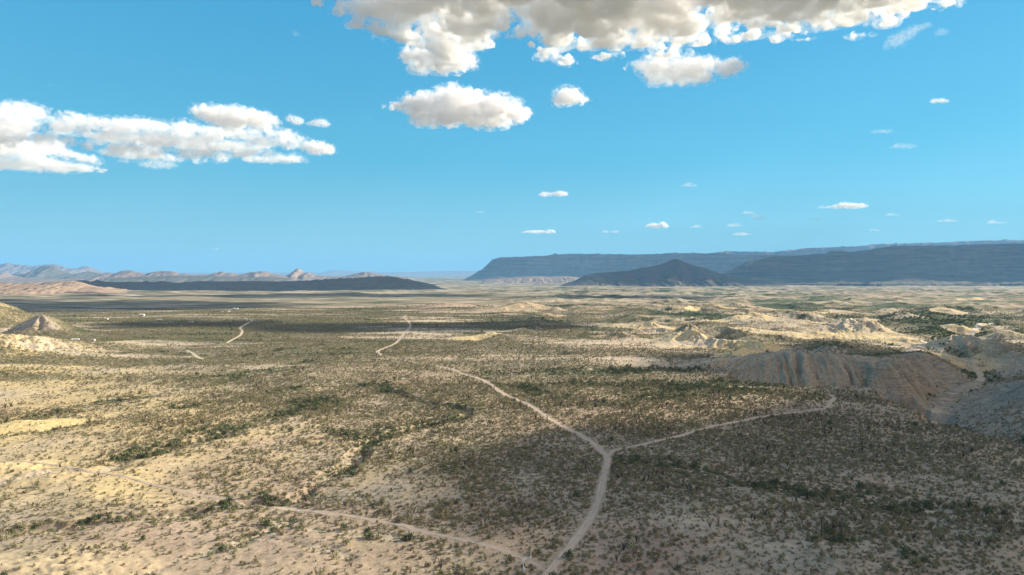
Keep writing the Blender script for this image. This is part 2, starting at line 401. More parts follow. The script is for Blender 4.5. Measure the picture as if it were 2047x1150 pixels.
    # canyon and gulch
    for pts, dep, fw, ww, lam in ((CANYON, 30, 9, 66, 15), (GULCH, 18, 5, 34, 12)):
        dist, arc, side = poly_dist(x, y, pts, 150)
        sel = np.nonzero(dist < 140)[0]
        if len(sel):
            d = dist[sel].astype(np.float64); a = arc[sel]; X = x[sel]; Y = y[sel]
            f = np.abs(perlin(a / lam + side[sel] * 11, d / 90, 101)) * 2
            f2 = np.abs(perlin(a / (lam * .4) + side[sel] * 11, d / 60, 103)) * 2
            we = ww * (1 + .25 * fbm(X, Y, 70, 3, 105)) * (1 + .22 * (f - .5) + .08 * (f2 - .5))
            we = we * np.where(side[sel] > 0, .55, 1.0) if pts is CANYON else we     # steeper on the plain side
            t = np.clip((d - fw) / we, 0, 1)
            g = (1 - t) ** 1.15
            fade = 1 - sstep(330, 900, a) * .72 if pts is CANYON else 1
            fl = np.abs(perlin(a / (lam * .9) + side[sel] * 11 + .3 * fbm(X, Y, 30, 2, 106), d / 70, 107)) * 2 + np.abs(perlin(a / (lam * .38) + side[sel] * 7, d / 40, 108)) * .7
            z[sel] -= dep * g * fade
            z[sel] -= (4.6 if pts is CANYON else 4.2) * (1 - np.clip(fl, 0, 1.2) / 1.2) * np.sin(np.pi * np.clip(t, 0, 1)) ** .7 * fade * (t < 1) + .7 * fade * fbm(X, Y, 11, 3, 109) * (t < 1) * (t > 0)
            if want_masks:
                ch['crev_shade'][sel] = np.maximum(ch['crev_shade'][sel], sstep(.45, .05, fl) * np.sin(np.pi * np.clip(t, 0, 1)) ** .5 * fade * .9)
                m = sstep(1.0, .85, t) * fade
                fl_ = sstep(fw + 3, fw - 3, d)
                ch['pink'][sel] *= 1 - .5 * m; ch['grey'][sel] += .35 * m; ch['strata'][sel] += .8 * m * sstep(350, 380, X) * sstep(580, 610, Y); ch['green'][sel] *= 1 - .8 * m
                ch['green'][sel] += sstep(fw + 14, fw + 4, d) * .9 * (1 - sstep(5, 3, d)); ch['pale'][sel] += sstep(5, 3, d) * .9
                wallz = sstep(350, 375, X) * sstep(470, 440, X) * sstep(590, 610, Y) * sstep(720, 690, Y); ch['bare'][sel] = np.maximum(ch['bare'][sel], m * np.clip(wallz * .95 + .02 + .5 * fbm(X, Y, 25, 3, 111), 0, 1)); ch['bare'][sel] = np.maximum(ch['bare'][sel], sstep(5, 3, d))
    for pts, dep, wd in WASHES:
        dist, arc, side = poly_dist(x, y, pts, 60)
        sel = np.nonzero(dist < 55)[0]
        if len(sel):
            d = dist[sel] + 4 * fbm(x[sel], y[sel], 25, 3, 110)
            z[sel] -= dep * np.exp(-(np.abs(d) / wd) ** 2.5)
            if want_masks:
                ch['crev_shade'][sel] = np.maximum(ch['crev_shade'][sel], .7 * np.exp(-((d - wd * .75) / (wd * .35)) ** 2) * min(1, dep / 2)); ch['green'][sel] += .6 * np.exp(-((d - wd * .9) / (wd * 1.3)) ** 2) * (.34 + np.clip(fbm(x[sel], y[sel], 35, 2, 113) * 1.6 + .1, 0, 1)); ch['pale'][sel] += .8 * np.exp(-(d / wd * 1.6) ** 2); ch['veg'][sel] += .15 * np.exp(-(d / wd / 3) ** 2)
    for nm, pts, wd in ROADS:
        dist, arc, side = poly_dist(x, y, pts, wd * 4)
        sel = np.nonzero(dist < wd * 4)[0]
        if len(sel):
            d = dist[sel]
            ch['road'][sel] = np.maximum(ch['road'][sel], sstep(wd * .85, wd * .5, d))
            ch['bare'][sel] = np.maximum(ch['bare'][sel], sstep(wd * .8, wd * .55, d))
            z[sel] += .12 * np.exp(-((d - wd * .65) / .8) ** 2)
    for k in ch:
        ch[k] = np.clip(ch[k], 0, 1)
    return z, ch


# ------------------------------------------------------------------ materials
def new_mat(name):
    m = bpy.data.materials.new(name); m.use_nodes = True
    return m, m.node_tree, m.node_tree.nodes['Principled BSDF']


def mixc(nt, fac, a, b, mode='MIX'):
    n = nt.nodes.new('ShaderNodeMix'); n.data_type = 'RGBA'; n.blend_type = mode
    for sock, v in ((0, fac), (6, a), (7, b)):
        if isinstance(v, (int, float)):
            n.inputs[sock].default_value = v
        elif isinstance(v, tuple):
            n.inputs[sock].default_value = (*v, 1)
        else:
            nt.links.new(v, n.inputs[sock])
    return n.outputs[2]


def mth(nt, op, a, b=0.0, c=0.0, clamp=False):
    n = nt.nodes.new('ShaderNodeMath'); n.operation = op; n.use_clamp = clamp
    for i, v in enumerate((a, b, c)):
        if isinstance(v, (int, float)):
            n.inputs[i].default_value = v
        else:
            nt.links.new(v, n.inputs[i])
    return n.outputs[0]


def noise_tex(nt, scale, detail=4, rough=.55, vec=None, dist=0.0):
    n = nt.nodes.new('ShaderNodeTexNoise'); n.inputs['Scale'].default_value = scale; n.inputs['Detail'].default_value = detail
    n.inputs['Roughness'].default_value = rough; n.inputs['Distortion'].default_value = dist
    if vec is not None:
        nt.links.new(vec, n.inputs['Vector'])
    return n.outputs['Fac']


def ground_material():
    m, nt, bs = new_mat("desert_soil")
    geo = nt.nodes.new('ShaderNodeNewGeometry').outputs['Position']
    A = nt.nodes.new('ShaderNodeAttribute'); A.attribute_name = 'chA'
    B = nt.nodes.new('ShaderNodeAttribute'); B.attribute_name = 'chB'
    Cc = nt.nodes.new('ShaderNodeAttribute'); Cc.attribute_name = 'chC'
    sa = nt.nodes.new('ShaderNodeSeparateColor'); nt.links.new(A.outputs['Color'], sa.inputs[0])
    sb = nt.nodes.new('ShaderNodeSeparateColor'); nt.links.new(B.outputs['Color'], sb.inputs[0])
    s3 = nt.nodes.new('ShaderNodeSeparateColor'); nt.links.new(Cc.outputs['Color'], s3.inputs[0])
    cover, green, pale = sa.outputs[0], sa.outputs[1], sa.outputs[2]
    yellow, pink, grey = sb.outputs[0], sb.outputs[1], sb.outputs[2]
    strata, road, bare = s3.outputs[0], s3.outputs[1], s3.outputs[2]  # 'road' here carries the gully scrub and crevice shade channel
    n1 = noise_tex(nt, .35, 6, .62, geo); n2 = noise_tex(nt, .03, 5, .6, geo); n3 = noise_tex(nt, 2.2, 3, .6, geo)
    soil = mixc(nt, mth(nt, 'MULTIPLY_ADD', n2, 2.2, -.6, clamp=True), (.30, .235, .16), (.435, .345, .235))
    soil = mixc(nt, pink, soil, (.37, .255, .19))
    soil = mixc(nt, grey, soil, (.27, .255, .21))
    soil = mixc(nt, yellow, soil, (.62, .48, .23))
    soil = mixc(nt, pale, soil, (.49, .41, .30))
    # rock beds on cut faces
    sx = nt.nodes.new('ShaderNodeSeparateXYZ'); nt.links.new(geo, sx.inputs[0])
    cb = nt.nodes.new('ShaderNodeCombineXYZ'); nt.links.new(mth(nt, 'MULTIPLY', sx.outputs[2], .9), cb.inputs[2])
    nt.links.new(mth(nt, 'MULTIPLY', sx.outputs[0], .012), cb.inputs[0]); nt.links.new(mth(nt, 'MULTIPLY', sx.outputs[1], .012), cb.inputs[1])
    bed = noise_tex(nt, 1.3, 4, .7, cb.outputs[0])
    bedc = nt.nodes.new('ShaderNodeValToRGB'); nt.links.new(bed, bedc.inputs[0])
    e = bedc.color_ramp.elements; e[0].position = .32; e[0].color = (.11, .105, .10, 1); e[1].position = .68; e[1].color = (.35, .31, .22, 1)
    x = bedc.color_ramp.elements.new(.5); x.color = (.26, .235, .18, 1)
    soil = mixc(nt, mth(nt, 'MULTIPLY', strata, .8), soil, bedc.outputs[0])
    soil = mixc(nt, mth(nt, 'MULTIPLY', road, mth(nt, 'MULTIPLY_ADD', n1, 1.0, .25), clamp=True), soil, (.135, .12, .10))  # dark gullies and banks: scrub debris plus shade put into the soil colour
    var = mth(nt, 'MULTIPLY_ADD', n1, 1.25, .38)
    var2 = mth(nt, 'MULTIPLY_ADD', n3, .5, .75)
    soil = mixc(nt, 1.0, soil, var, 'MULTIPLY'); soil = mixc(nt, 1.0, soil, var2, 'MULTIPLY')
    # low growth and scrub too fine to stand as plants
    v = nt.nodes.new('ShaderNodeTexVoronoi'); v.inputs['Scale'].default_value = .30; v.inputs['Randomness'].default_value = 1; nt.links.new(geo, v.inputs['Vector'])
    v2 = noise_tex(nt, .8, 3, .7, geo)
    spot = mth(nt, 'ADD', mth(nt, 'MULTIPLY', v.outputs['Distance'], .55), mth(nt, 'MULTIPLY', v2, .75))
    spot = mth(nt, 'SUBTRACT', mth(nt, 'MULTIPLY_ADD', cover, .62, .40), spot)
    spot = mth(nt, 'MULTIPLY', spot, 9.0, clamp=True)
    n4 = noise_tex(nt, .11, 4, .6, geo)
    scrub = mixc(nt, n4, (.115, .105, .058), (.20, .175, .10))
    gg = mth(nt, 'MULTIPLY', mth(nt, 'SUBTRACT', mth(nt, 'ADD', green, mth(nt, 'MULTIPLY', n4, .5)), .42), 4.0, clamp=True)
    scrub = mixc(nt, gg, scrub, (.052, .075, .030))
    keep = mth(nt, 'SUBTRACT', 1.0, bare, clamp=True)
    col = mixc(nt, mth(nt, 'MULTIPLY', spot, keep), soil, scrub)
    rc = mixc(nt, n1, (.40, .33, .26), (.54, .46, .37))
    
    nt.links.new(col, bs.inputs['Base Color'])
    bs.inputs['Roughness'].default_value = .95
    bs.inputs['Specular IOR Level'].default_value = .15
    bmp = nt.nodes.new('ShaderNodeBump'); bmp.inputs['Strength'].default_value = .5; bmp.inputs['Distance'].default_value = .6
    nt.links.new(mth(nt, 'ADD', n1, mth(nt, 'MULTIPLY', spot, .5)), bmp.inputs['Height']); nt.links.new(bmp.outputs[0], bs.inputs['Normal'])
    return m


def rock_material(name, ca, cb_, beds=.5, scale=1.0, scrubc=(.07, .075, .045), scrub=.4):
    m, nt, bs = new_mat(name)
    geo = nt.nodes.new('ShaderNodeNewGeometry')
    P = geo.outputs['Position']; N = geo.outputs['Normal']
    n = noise_tex(nt, .004 * scale, 8, .65, P); n2 = noise_tex(nt, .03 * scale, 5, .7, P)
    base = mixc(nt, mth(nt, 'MULTIPLY_ADD', n, 2.4, -.7, clamp=True), ca, cb_)
    sx = nt.nodes.new('ShaderNodeSeparateXYZ'); nt.links.new(P, sx.inputs[0])
    c = nt.nodes.new('ShaderNodeCombineXYZ'); nt.links.new(sx.outputs[2], c.inputs[2])
    nt.links.new(mth(nt, 'MULTIPLY', sx.outputs[0], .04), c.inputs[0]); nt.links.new(mth(nt, 'MULTIPLY', sx.outputs[1], .04), c.inputs[1])
    bed = noise_tex(nt, .03 * scale, 4, .75, c.outputs[0])
    base = mixc(nt, mth(nt, 'MULTIPLY', mth(nt, 'MULTIPLY_ADD', bed, 4, -1.5, clamp=True), beds), base, tuple(.6 * v for v in ca))
    sn = nt.nodes.new('ShaderNodeSeparateXYZ'); nt.links.new(N, sn.inputs[0])
    flat = mth(nt, 'MULTIPLY_ADD', sn.outputs[2], 2.5, -1.5, clamp=True)
    f = mth(nt, 'MULTIPLY', mth(nt, 'MULTIPLY', flat, mth(nt, 'MULTIPLY_ADD', n2, 4, -1.4, clamp=True)), scrub)
    base = mixc(nt, f, base, scrubc)
    nt.links.new(base, bs.inputs['Base Color']); bs.inputs['Roughness'].default_value = .95; bs.inputs['Specular IOR Level'].default_value = .1
    return m


def plain_material(name, col, var=.3, scale=3.0, rough=.85):
    m, nt, bs = new_mat(name)
    n = noise_tex(nt, scale, 4, .6)
    c = mixc(nt, n, tuple(v * (1 - var) for v in col), tuple(min(1, v * (1 + var)) for v in col))
    nt.links.new(c, bs.inputs['Base Color']); bs.inputs['Roughness'].default_value = rough
    return m


def leaf_material(name, ca, cb_):
    m, nt, bs = new_mat(name)
    oi = nt.nodes.new('ShaderNodeObjectInfo')
    n = noise_tex(nt, 2.5, 3, .6)
    f = mth(nt, 'ADD', mth(nt, 'MULTIPLY', oi.outputs['Random'], .6), mth(nt, 'MULTIPLY', n, .5), clamp=True)
    nt.links.new(mixc(nt, f, ca, cb_), bs.inputs['Base Color'])
    bs.inputs['Roughness'].default_value = .8; bs.inputs['Specular IOR Level'].default_value = .2
    return m


# ------------------------------------------------------------------ mesh helpers
def link(o):
    sc.collection.objects.link(o); return o


def mesh_from(name, V, F, mat=None, smooth=True):
    """V (n,3); F (m,4) or (m,3) integer arrays"""
    me = bpy.data.meshes.new(name)
    V = np.asarray(V, np.float32); F = np.asarray(F, np.int32); k = F.shape[1]
    me.vertices.add(len(V)); me.vertices.foreach_set('co', V.ravel())
    me.loops.add(F.size); me.loops.foreach_set('vertex_index', F.ravel())
    me.polygons.add(len(F)); me.polygons.foreach_set('loop_start', np.arange(0, F.size, k, dtype=np.int32))
    me.polygons.foreach_set('loop_total', np.full(len(F), k, np.int32))
    me.polygons.foreach_set('use_smooth', np.full(len(F), smooth, bool))
    me.update(calc_edges=True)
    if mat:
        me.materials.append(mat)
    return me


def grid_faces(nu, nv, wrap=False):
    i = np.arange(nu - 1)[:, None] * nv; 
    if wrap:
        j = np.arange(nv)[None, :]; j2 = (j + 1) % nv
    else:
        j = np.arange(nv - 1)[None, :]; j2 = j + 1
    a = i + j; b = i + j2
    return np.stack([a, b, b + nv, a + nv], -1).reshape(-1, 4)


def structure(o):
    o['kind'] = 'structure'; return o


def thing(o, label, cat, group=None):
    o['label'] = label; o['category'] = cat
    if group:
        o['group'] = group
    return o


# ------------------------------------------------------------------ ground
def build_ground():
    fine = np.linspace(-R(43), R(43), 1450)
    rest = np.linspace(R(43), 2 * math.pi - R(43), 90)[1:-1]
    th = np.concatenate([fine, rest])
    rr = np.concatenate([np.array([0.5, 60, 110, 150]), np.exp(np.linspace(math.log(180), math.log(9000), 1350)), np.exp(np.linspace(math.log(9100), math.log(59000), 170))])
    T, Rr = np.meshgrid(th, rr)
    X = (Rr * np.sin(T)).ravel(); Y = (Rr * np.cos(T)).ravel()
    Z, ch = terrain(X, Y)
    V = np.stack([X, Y, Z], -1)
    F = grid_faces(len(rr), len(th), wrap=True)[:, ::-1]
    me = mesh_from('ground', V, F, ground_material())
    r = np.hypot(X, Y)
    far = sstep(450, 1500, r)
    cover = np.clip(ch['veg'] * (.5 + .42 * far) + ch['green'] * (.1 + .5 * far), 0, 1)
    for nm, a in (('chA', (cover, ch['green'], ch['pale'])), ('chB', (ch['yellow'], ch['pink'], ch['grey'])), ('chC', (ch['strata'], ch['crev_shade'], ch['bare']))):
        at = me.attributes.new(nm, 'FLOAT_COLOR', 'POINT')
        at.data.foreach_set('color', np.stack([a[0], a[1], a[2], np.ones_like(a[0])], -1).astype(np.float32).ravel())
    structure(link(bpy.data.objects.new('ground', me)))


build_ground()

# ------------------------------------------------------------------ roads
road_mat = None


def build_road(name, pts, wd, mat, rut=True):
    P = np.array(pts); s = np.concatenate([[0], np.cumsum(np.hypot(*np.diff(P, axis=0).T))])
    n = int(s[-1] / 2.0) + 2; ss = np.linspace(0, s[-1], n)
    cx = np.interp(ss, s, P[:, 0]); cy = np.interp(ss, s, P[:, 1])
    tx = np.gradient(cx); ty = np.gradient(cy); L = np.hypot(tx, ty); nx, ny = -ty / L, tx / L
    k = 11; u = np.linspace(-1, 1, k)
    w = wd / 2 * (1 + .28 * fbm(ss, ss * 0, 18, 3, 120))
    w = w * np.clip(np.minimum(ss, s[-1] - ss) / 6 + .2, 0, 1)
    X = cx[:, None] + nx[:, None] * w[:, None] * u; Y = cy[:, None] + ny[:, None] * w[:, None] * u
    edge = .8 * fbm(X.ravel(), Y.ravel(), 3.5, 3, 122).reshape(X.shape) * (np.abs(u) > .9)
    X = X + nx[:, None] * edge; Y = Y + ny[:, None] * edge
    Z, _ = terrain(X.ravel(), Y.ravel(), False)
    d = np.hypot(cx, cy)
    Z = Z.reshape(X.shape) + (.10 + np.clip(d / 9000, 0, .4))[:, None]
    Z -= (.12 * (np.exp(-((np.abs(u) - .42) / .13) ** 2)))[None, :] + (.14 * (np.abs(u) > .95))[None, :]
    me = mesh_from(name, np.stack([X.ravel(), Y.ravel(), Z.ravel()], -1), grid_faces(n, k)[:, ::-1], mat)
    at = me.attributes.new('across', 'FLOAT', 'POINT'); at.data.foreach_set('value', np.repeat(u[None, :], n, 0).astype(np.float32).ravel())
    return structure(link(bpy.data.objects.new(name, me)))


def dirt_road_material(name, a, b):
    m, nt, bs = new_mat(name)
    geo = nt.nodes.new('ShaderNodeNewGeometry').outputs['Position']
    n1 = noise_tex(nt, .25, 5, .6, geo); n2 = noise_tex(nt, 1.8, 3, .6, geo)
    at = nt.nodes.new('ShaderNodeAttribute'); at.attribute_name = 'across'
    u = mth(nt, 'ABSOLUTE', at.outputs['Fac'])
    rutm = mth(nt, 'SUBTRACT', 1.0, mth(nt, 'MULTIPLY', mth(nt, 'ABSOLUTE', mth(nt, 'SUBTRACT', u, .42)), 5.0), clamp=True)
    c = mixc(nt, mth(nt, 'MULTIPLY_ADD', n1, 2.0, -.5, clamp=True), a, b)
    c = mixc(nt, mth(nt, 'MULTIPLY', rutm, .45), c, tuple(min(1, v * 1.35) for v in b))
    c = mixc(nt, mth(nt, 'MULTIPLY', n2, .25), c, tuple(v * .6 for v in a))
    nt.links.new(c, bs.inputs['Base Color']); bs.inputs['Roughness'].default_value = .95; bs.inputs['Specular IOR Level'].default_value = .1
    return m


RM = dirt_road_material('packed_dirt', (.40, .32, .25), (.50, .42, .33))
RM2 = dirt_road_material('packed_dirt_pale', (.48, .40, .29), (.58, .49, .36))
CM = dirt_road_material('creek_sand', (.50, .44, .35), (.60, .54, .44))
for nm, pts, wd in ROADS:
    build_road({'main': 'dirt_road', 'link': 'dirt_track', 'far': 'dirt_road', 'branch': 'dirt_track', 'left': 'dirt_track', 'spur': 'dirt_track', 'faint': 'dirt_track', 'creek': 'creek_bed'}[nm], pts, wd, {'creek': CM, 'spur': RM2}.get(nm, RM))

# ------------------------------------------------------------------ mesas, hills and far ranges
M_blue = rock_material('limestone', (.12, .105, .09), (.28, .24, .20), 1.0, 1)
M_dark = rock_material('shade_dark_volcanic_rock', (.085, .07, .06), (.15, .12, .10), .3, 2)  # dark rock whose tone also stands in for cloud shade on the hill
M_dark2 = rock_material('shade_dark_scrub_slope', (.15, .148, .135), (.22, .205, .18), .3, 2)  # scrub-rock tone darkened in place of cloud shade on ridge and butte
M_red = rock_material('red_clay_hills', (.31, .215, .165), (.44, .34, .25), .4, 3, scrub=.3)
M_pink = rock_material('pink_rock', (.25, .18, .15), (.38, .29, .24), .3, 2)
M_mesa = rock_material('mesa_rock', (.10, .088, .072), (.27, .23, .185), 1.0, 1.5, (.06, .06, .045), .6)


def mountains(name, sky_line, D, mat, front, back, kind='cone', rough=.18, lam=None, zb=None, seed=0, jag=.012, nu=420, nv=90, cut=0.0):
    px = np.array([p[0] for p in sky_line], float); py = np.array([p[1] for p in sky_line], float)
    xs = (px - 1023.5) / FPX * D
    hz = CAM_H + (545 - py) / FPX * D
    zb = float(base_z(D)) - 12 if zb is None else zb
    X = np.linspace(xs[0], xs[-1], nu)
    H = np.interp(X, xs, hz) - zb
    lam = lam or front * .5
    H += jag * H * fbm(X, X * 0, lam * .25, 4, 200 + seed)
    endf = np.clip(np.minimum(X - xs[0], xs[-1] - X) / (abs(xs[-1] - xs[0]) * .04), 0, 1) ** .7
    v = np.concatenate([np.linspace(-1, -.0, int(nv * .72)), np.linspace(0.04, 1, nv - int(nv * .72))])
    V2, X2 = np.meshgrid(v, X, indexing='ij')
    H2 = np.tile(H * endf, (len(v), 1))
    y = np.where(V2 < 0, V2 * front, V2 * back)
    t = -V2
    wob = .3 * fbm(X2, y, lam * .9, 3, 210 + seed)
    fl = np.abs(perlin(X2 / lam + wob, V2 * .7, 220 + seed)) * 1.5 + np.abs(perlin(X2 / lam * 2.4 + wob * 2, V2 * 1.2, 222 + seed)) * .7 + np.abs(perlin(X2 / lam * 5.5 + wob * 2, V2 * 2, 224 + seed)) * .35
    if kind == 'mesa':
        tf = np.clip(t + .045 * (fl - .8), 0, 1)
        prof = np.where(t > 0, np.interp(tf, [0, .02, .06, .10, .3, .6, 1], [1, .97, .62, .52, .27, .10, 0]), 1)
        prof = np.where(t < .01, 1, prof)
        prof = np.where(V2 > 0, 1 - .5 * V2 ** 1.5, prof)
    elif kind == 'ramp':
        prof = np.where(t > 0, np.interp(np.clip(t + .05 * (fl - .8), 0, 1), [0, .08, .2, .4, .7, 1], [1, .90, .62, .36, .13, 0]), 1 - .3 * V2)
        prof = np.where(t < .01, np.where(V2 > 0, 1 - .3 * V2, 1), prof)
        prof = prof - .10 * (1 - np.clip(fl, 0, 1.3) / 1.3) * np.sin(np.pi * np.clip(t, 0, 1)) ** .7 * (t > 0)
    else:
        prof = np.where(t > 0, (1 - np.clip(t, 0, 1)) ** 1.35, (1 - np.clip(V2, 0, 1)) ** 1.3)
        prof = prof - rough * (1 - np.clip(fl, 0, 1.3) / 1.3) * np.sin(np.pi * np.clip(np.abs(V2), 0, 1)) ** .8
    prof = np.clip(prof, 0, 1)
    Z = zb + H2 * prof + (.015 + jag) * H2 * fbm(X2, y, lam * .3, 4, 230 + seed) * (np.abs(V2) > .02) * (prof > .02)
    Z = np.where(prof <= 0.001, zb - 6, Z)
    bend = fbm(X2, X2 * 0 + seed, lam * 4, 3, 240 + seed) * front * cut
    Yw = D + y + bend
    Xw = X2 * (Yw / D) if abs(cut) > 0 else X2
    V = np.stack([Xw.ravel(), Yw.ravel(), Z.ravel()], -1)
    if abs(cut) > 0:   # keep the crest at its height when the front bends to and fro
        V[:, 2] = CAM_H + (V[:, 2] - CAM_H) * (Yw.ravel() / D)
        V[:, 2] = np.where(prof.ravel() < .02, zb - 6, V[:, 2])
    me = mesh_from(name, V, grid_faces(len(v), nu)[:, ::-1][:, ::-1], mat, smooth=True)
    return structure(link(bpy.data.objects.new(name, me)))


mountains('mesa', [(925, 552), (950, 544), (962, 540), (975, 529), (985, 519), (1000, 515), (1030, 514), (1060, 513), (1085, 512), (1110, 510), (1126, 509), (1145, 507.5), (1200, 508), (1250, 509), (1300, 509), (1330, 507), (1360, 506), (1450, 507),
                   (1470, 510), (1530, 510), (1600, 512), (1700, 515)], 18000, M_blue, 2600, 3500, 'mesa', lam=900, seed=1, nu=900, nv=120, cut=.16)
mountains('mesa', [(1330, 573), (1400, 563), (1450, 545), (1490, 524), (1540, 514), (1600, 511), (1650, 507), (1658, 503), (1680, 501), (1700, 504), (1735, 500), (1770, 494), (1790, 491.5), (1850, 491.5), (1900, 491), (1950, 489), (2047, 487),
                   (2200, 484), (2350, 481), (2500, 500), (2600, 540)], 11200, M_mesa, 2900, 3000, 'ramp', lam=700, seed=2, nu=900, nv=140, cut=.12)
mountains('hill', [(1080, 578), (1120, 570), (1150, 561), (1170, 550), (1195, 546), (1220, 544), (1260, 541), (1280, 536), (1300, 533.5), (1320, 529), (1335, 523), (1345, 519), (1352, 518), (1362, 521), (1380, 529), (1400, 534), (1410, 537), (1440, 547),
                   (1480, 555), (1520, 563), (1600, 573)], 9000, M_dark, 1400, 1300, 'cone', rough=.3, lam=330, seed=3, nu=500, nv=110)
mountains('far_mesa', [(1380, 512), (1430, 505), (1450, 502), (1490, 503), (1540, 504), (1590, 500), (1600, 497), (1650, 495), (1700, 493), (1740, 491), (1745, 489), (1760, 488), (1850, 486), (1900, 485), (1930, 482), (2000, 480.5), (2047, 480), (2200, 476),
                       (2400, 480)], 24000, M_blue, 3500, 3500, 'mesa', lam=1200, seed=4, nu=500, nv=60)
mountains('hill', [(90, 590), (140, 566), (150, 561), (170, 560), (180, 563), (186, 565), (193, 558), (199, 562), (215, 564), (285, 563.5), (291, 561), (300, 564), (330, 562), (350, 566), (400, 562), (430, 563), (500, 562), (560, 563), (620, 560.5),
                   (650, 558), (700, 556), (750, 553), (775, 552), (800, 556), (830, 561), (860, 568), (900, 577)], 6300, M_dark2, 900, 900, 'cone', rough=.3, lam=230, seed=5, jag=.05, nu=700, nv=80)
mountains('hill', [(-260, 575), (-100, 562), (0, 565), (40, 567), (80, 566), (120, 563), (145, 562), (160, 563), (180, 573), (215, 579), (240, 587), (268, 597)], 4700, M_red, 1000, 900, 'cone', rough=.42, lam=150, seed=6, jag=.05, nu=420, nv=110)
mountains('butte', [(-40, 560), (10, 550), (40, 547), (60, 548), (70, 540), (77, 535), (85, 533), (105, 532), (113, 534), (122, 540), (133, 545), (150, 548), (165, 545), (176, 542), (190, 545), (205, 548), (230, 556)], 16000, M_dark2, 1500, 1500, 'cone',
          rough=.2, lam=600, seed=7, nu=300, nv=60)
mountains('peak', [(1080, 514), (1095, 511), (1104, 509), (1109, 506.5), (1113, 507.5), (1118, 510), (1140, 513)], 18600, M_pink, 700, 700, 'cone', lam=300, seed=21, nu=120, nv=40)
mountains('mountains', [(-300, 545), (-60, 530), (0, 530), (10, 527), (16, 525), (25, 528), (70, 532), (85, 530), (100, 528), (115, 529), (130, 534), (145, 537), (158, 536), (167, 533), (175, 532), (185, 535), (196, 541), (215, 548), (260, 556)], 27000, M_pink,
          2500, 2500, 'cone', rough=.45, lam=500, seed=8, jag=.05, nu=400, nv=60)
mountains('hills', [(-100, 556), (0, 549), (12, 545), (25, 553), (60, 556), (120, 558), (170, 557), (195, 551), (215, 545), (225, 547), (235, 546), (243, 542), (252, 540), (262, 541), (272, 543), (290, 548), (310, 543), (330, 542), (345, 542.5), (360, 547),
                    (390, 550), (420, 549), (432, 545), (442, 543), (455, 545), (480, 549), (498, 545), (520, 542.5), (535, 543), (545, 548), (570, 552), (600, 555)], 14500, M_pink, 1500, 1600, 'cone', rough=.35, lam=500, seed=9, jag=.05, nu=500, nv=70)
mountains('peak', [(545, 556), (572, 551), (580, 548), (586, 542.5), (591, 538.5), (596, 536.5), (600, 538), (604, 544), (609, 546), (616, 544), (622, 546), (632, 551), (660, 553), (690, 552), (712, 547), (725, 544), (738, 544), (750, 547), (775, 551),
                   (830, 556)], 15000, M_pink, 1300, 1300, 'cone', rough=.3, lam=350, seed=10, jag=.05, nu=360, nv=80)
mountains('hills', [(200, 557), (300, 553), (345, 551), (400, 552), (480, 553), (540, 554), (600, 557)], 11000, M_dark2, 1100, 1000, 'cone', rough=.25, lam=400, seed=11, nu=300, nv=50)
mountains('hills', [(960, 561), (1000, 557), (1035, 554), (1070, 552), (1100, 553.5), (1130, 552), (1160, 555), (1200, 561)], 12500, M_pink, 1400, 1000, 'cone', rough=.3, lam=200, seed=12, nu=260, nv=60)
mountains('far_mountains', [(-700, 545), (-300, 541), (200, 544), (400, 545), (560, 544.5), (645, 545), (660, 541), (672, 539), (690, 542), (720, 543), (780, 544), (850, 543), (905, 541.5), (960, 543), (1040, 545), (1300, 541), (1800, 538), (2500, 536), (2800, 545)],
          50000, M_pink, 3500, 3000, 'cone', rough=.2, lam=1500, seed=13, jag=.05, nu=800, nv=40)

# ------------------------------------------------------------------ air
hz_mat = bpy.data.materials.new('air'); hz_mat.use_nodes = True
nt = hz_mat.node_tree; nt.nodes.clear()
o_ = nt.nodes.new('ShaderNodeOutputMaterial'); v_ = nt.nodes.new('ShaderNodeVolumePrincipled')
v_.inputs['Color'].default_value = (.24, .58, 1.0, 1); v_.inputs['Density'].default_value = 2.5e-5; v_.inputs['Anisotropy'].default_value = .0
nt.links.new(v_.outputs[0], o_.inputs['Volume'])
hb = mesh_from('haze', [(sx * 61000, sy * 61000, z) for z in (-160, 1330) for sx, sy in ((-1, -1), (1, -1), (1, 1), (-1, 1))],
               [(0, 3, 2, 1), (4, 5, 6, 7), (0, 1, 5, 4), (1, 2, 6, 5), (2, 3, 7, 6), (3, 0, 4, 7)], hz_mat, smooth=False)
hz = link(bpy.data.objects.new('haze', hb)); hz['kind'] = 'stuff'

# ------------------------------------------------------------------ clouds
CLOUD_BASE = 1500.0
STEP = .35
_ico = None


def ico_mesh():
    global _ico
    if _ico is None:
        import bmesh
        bm = bmesh.new(); bmesh.ops.create_icosphere(bm, subdivisions=2, radius=1)
        bm.verts.ensure_lookup_table()
        _ico = (np.array([v.co[:] for v in bm.verts]), np.array([[v.index for v in f.verts] for f in bm.faces])); bm.free()
    return _ico


def n3(x, y, z, s, seed):
    return (perlin(x / s + z / s * .7, y / s - z / s * .5, seed) + perlin(y / s * .9 - x / s * .35, z / s * 1.1, seed + 1) + perlin(z / s + y / s * .3, x / s * .95, seed + 2)) / 2.2


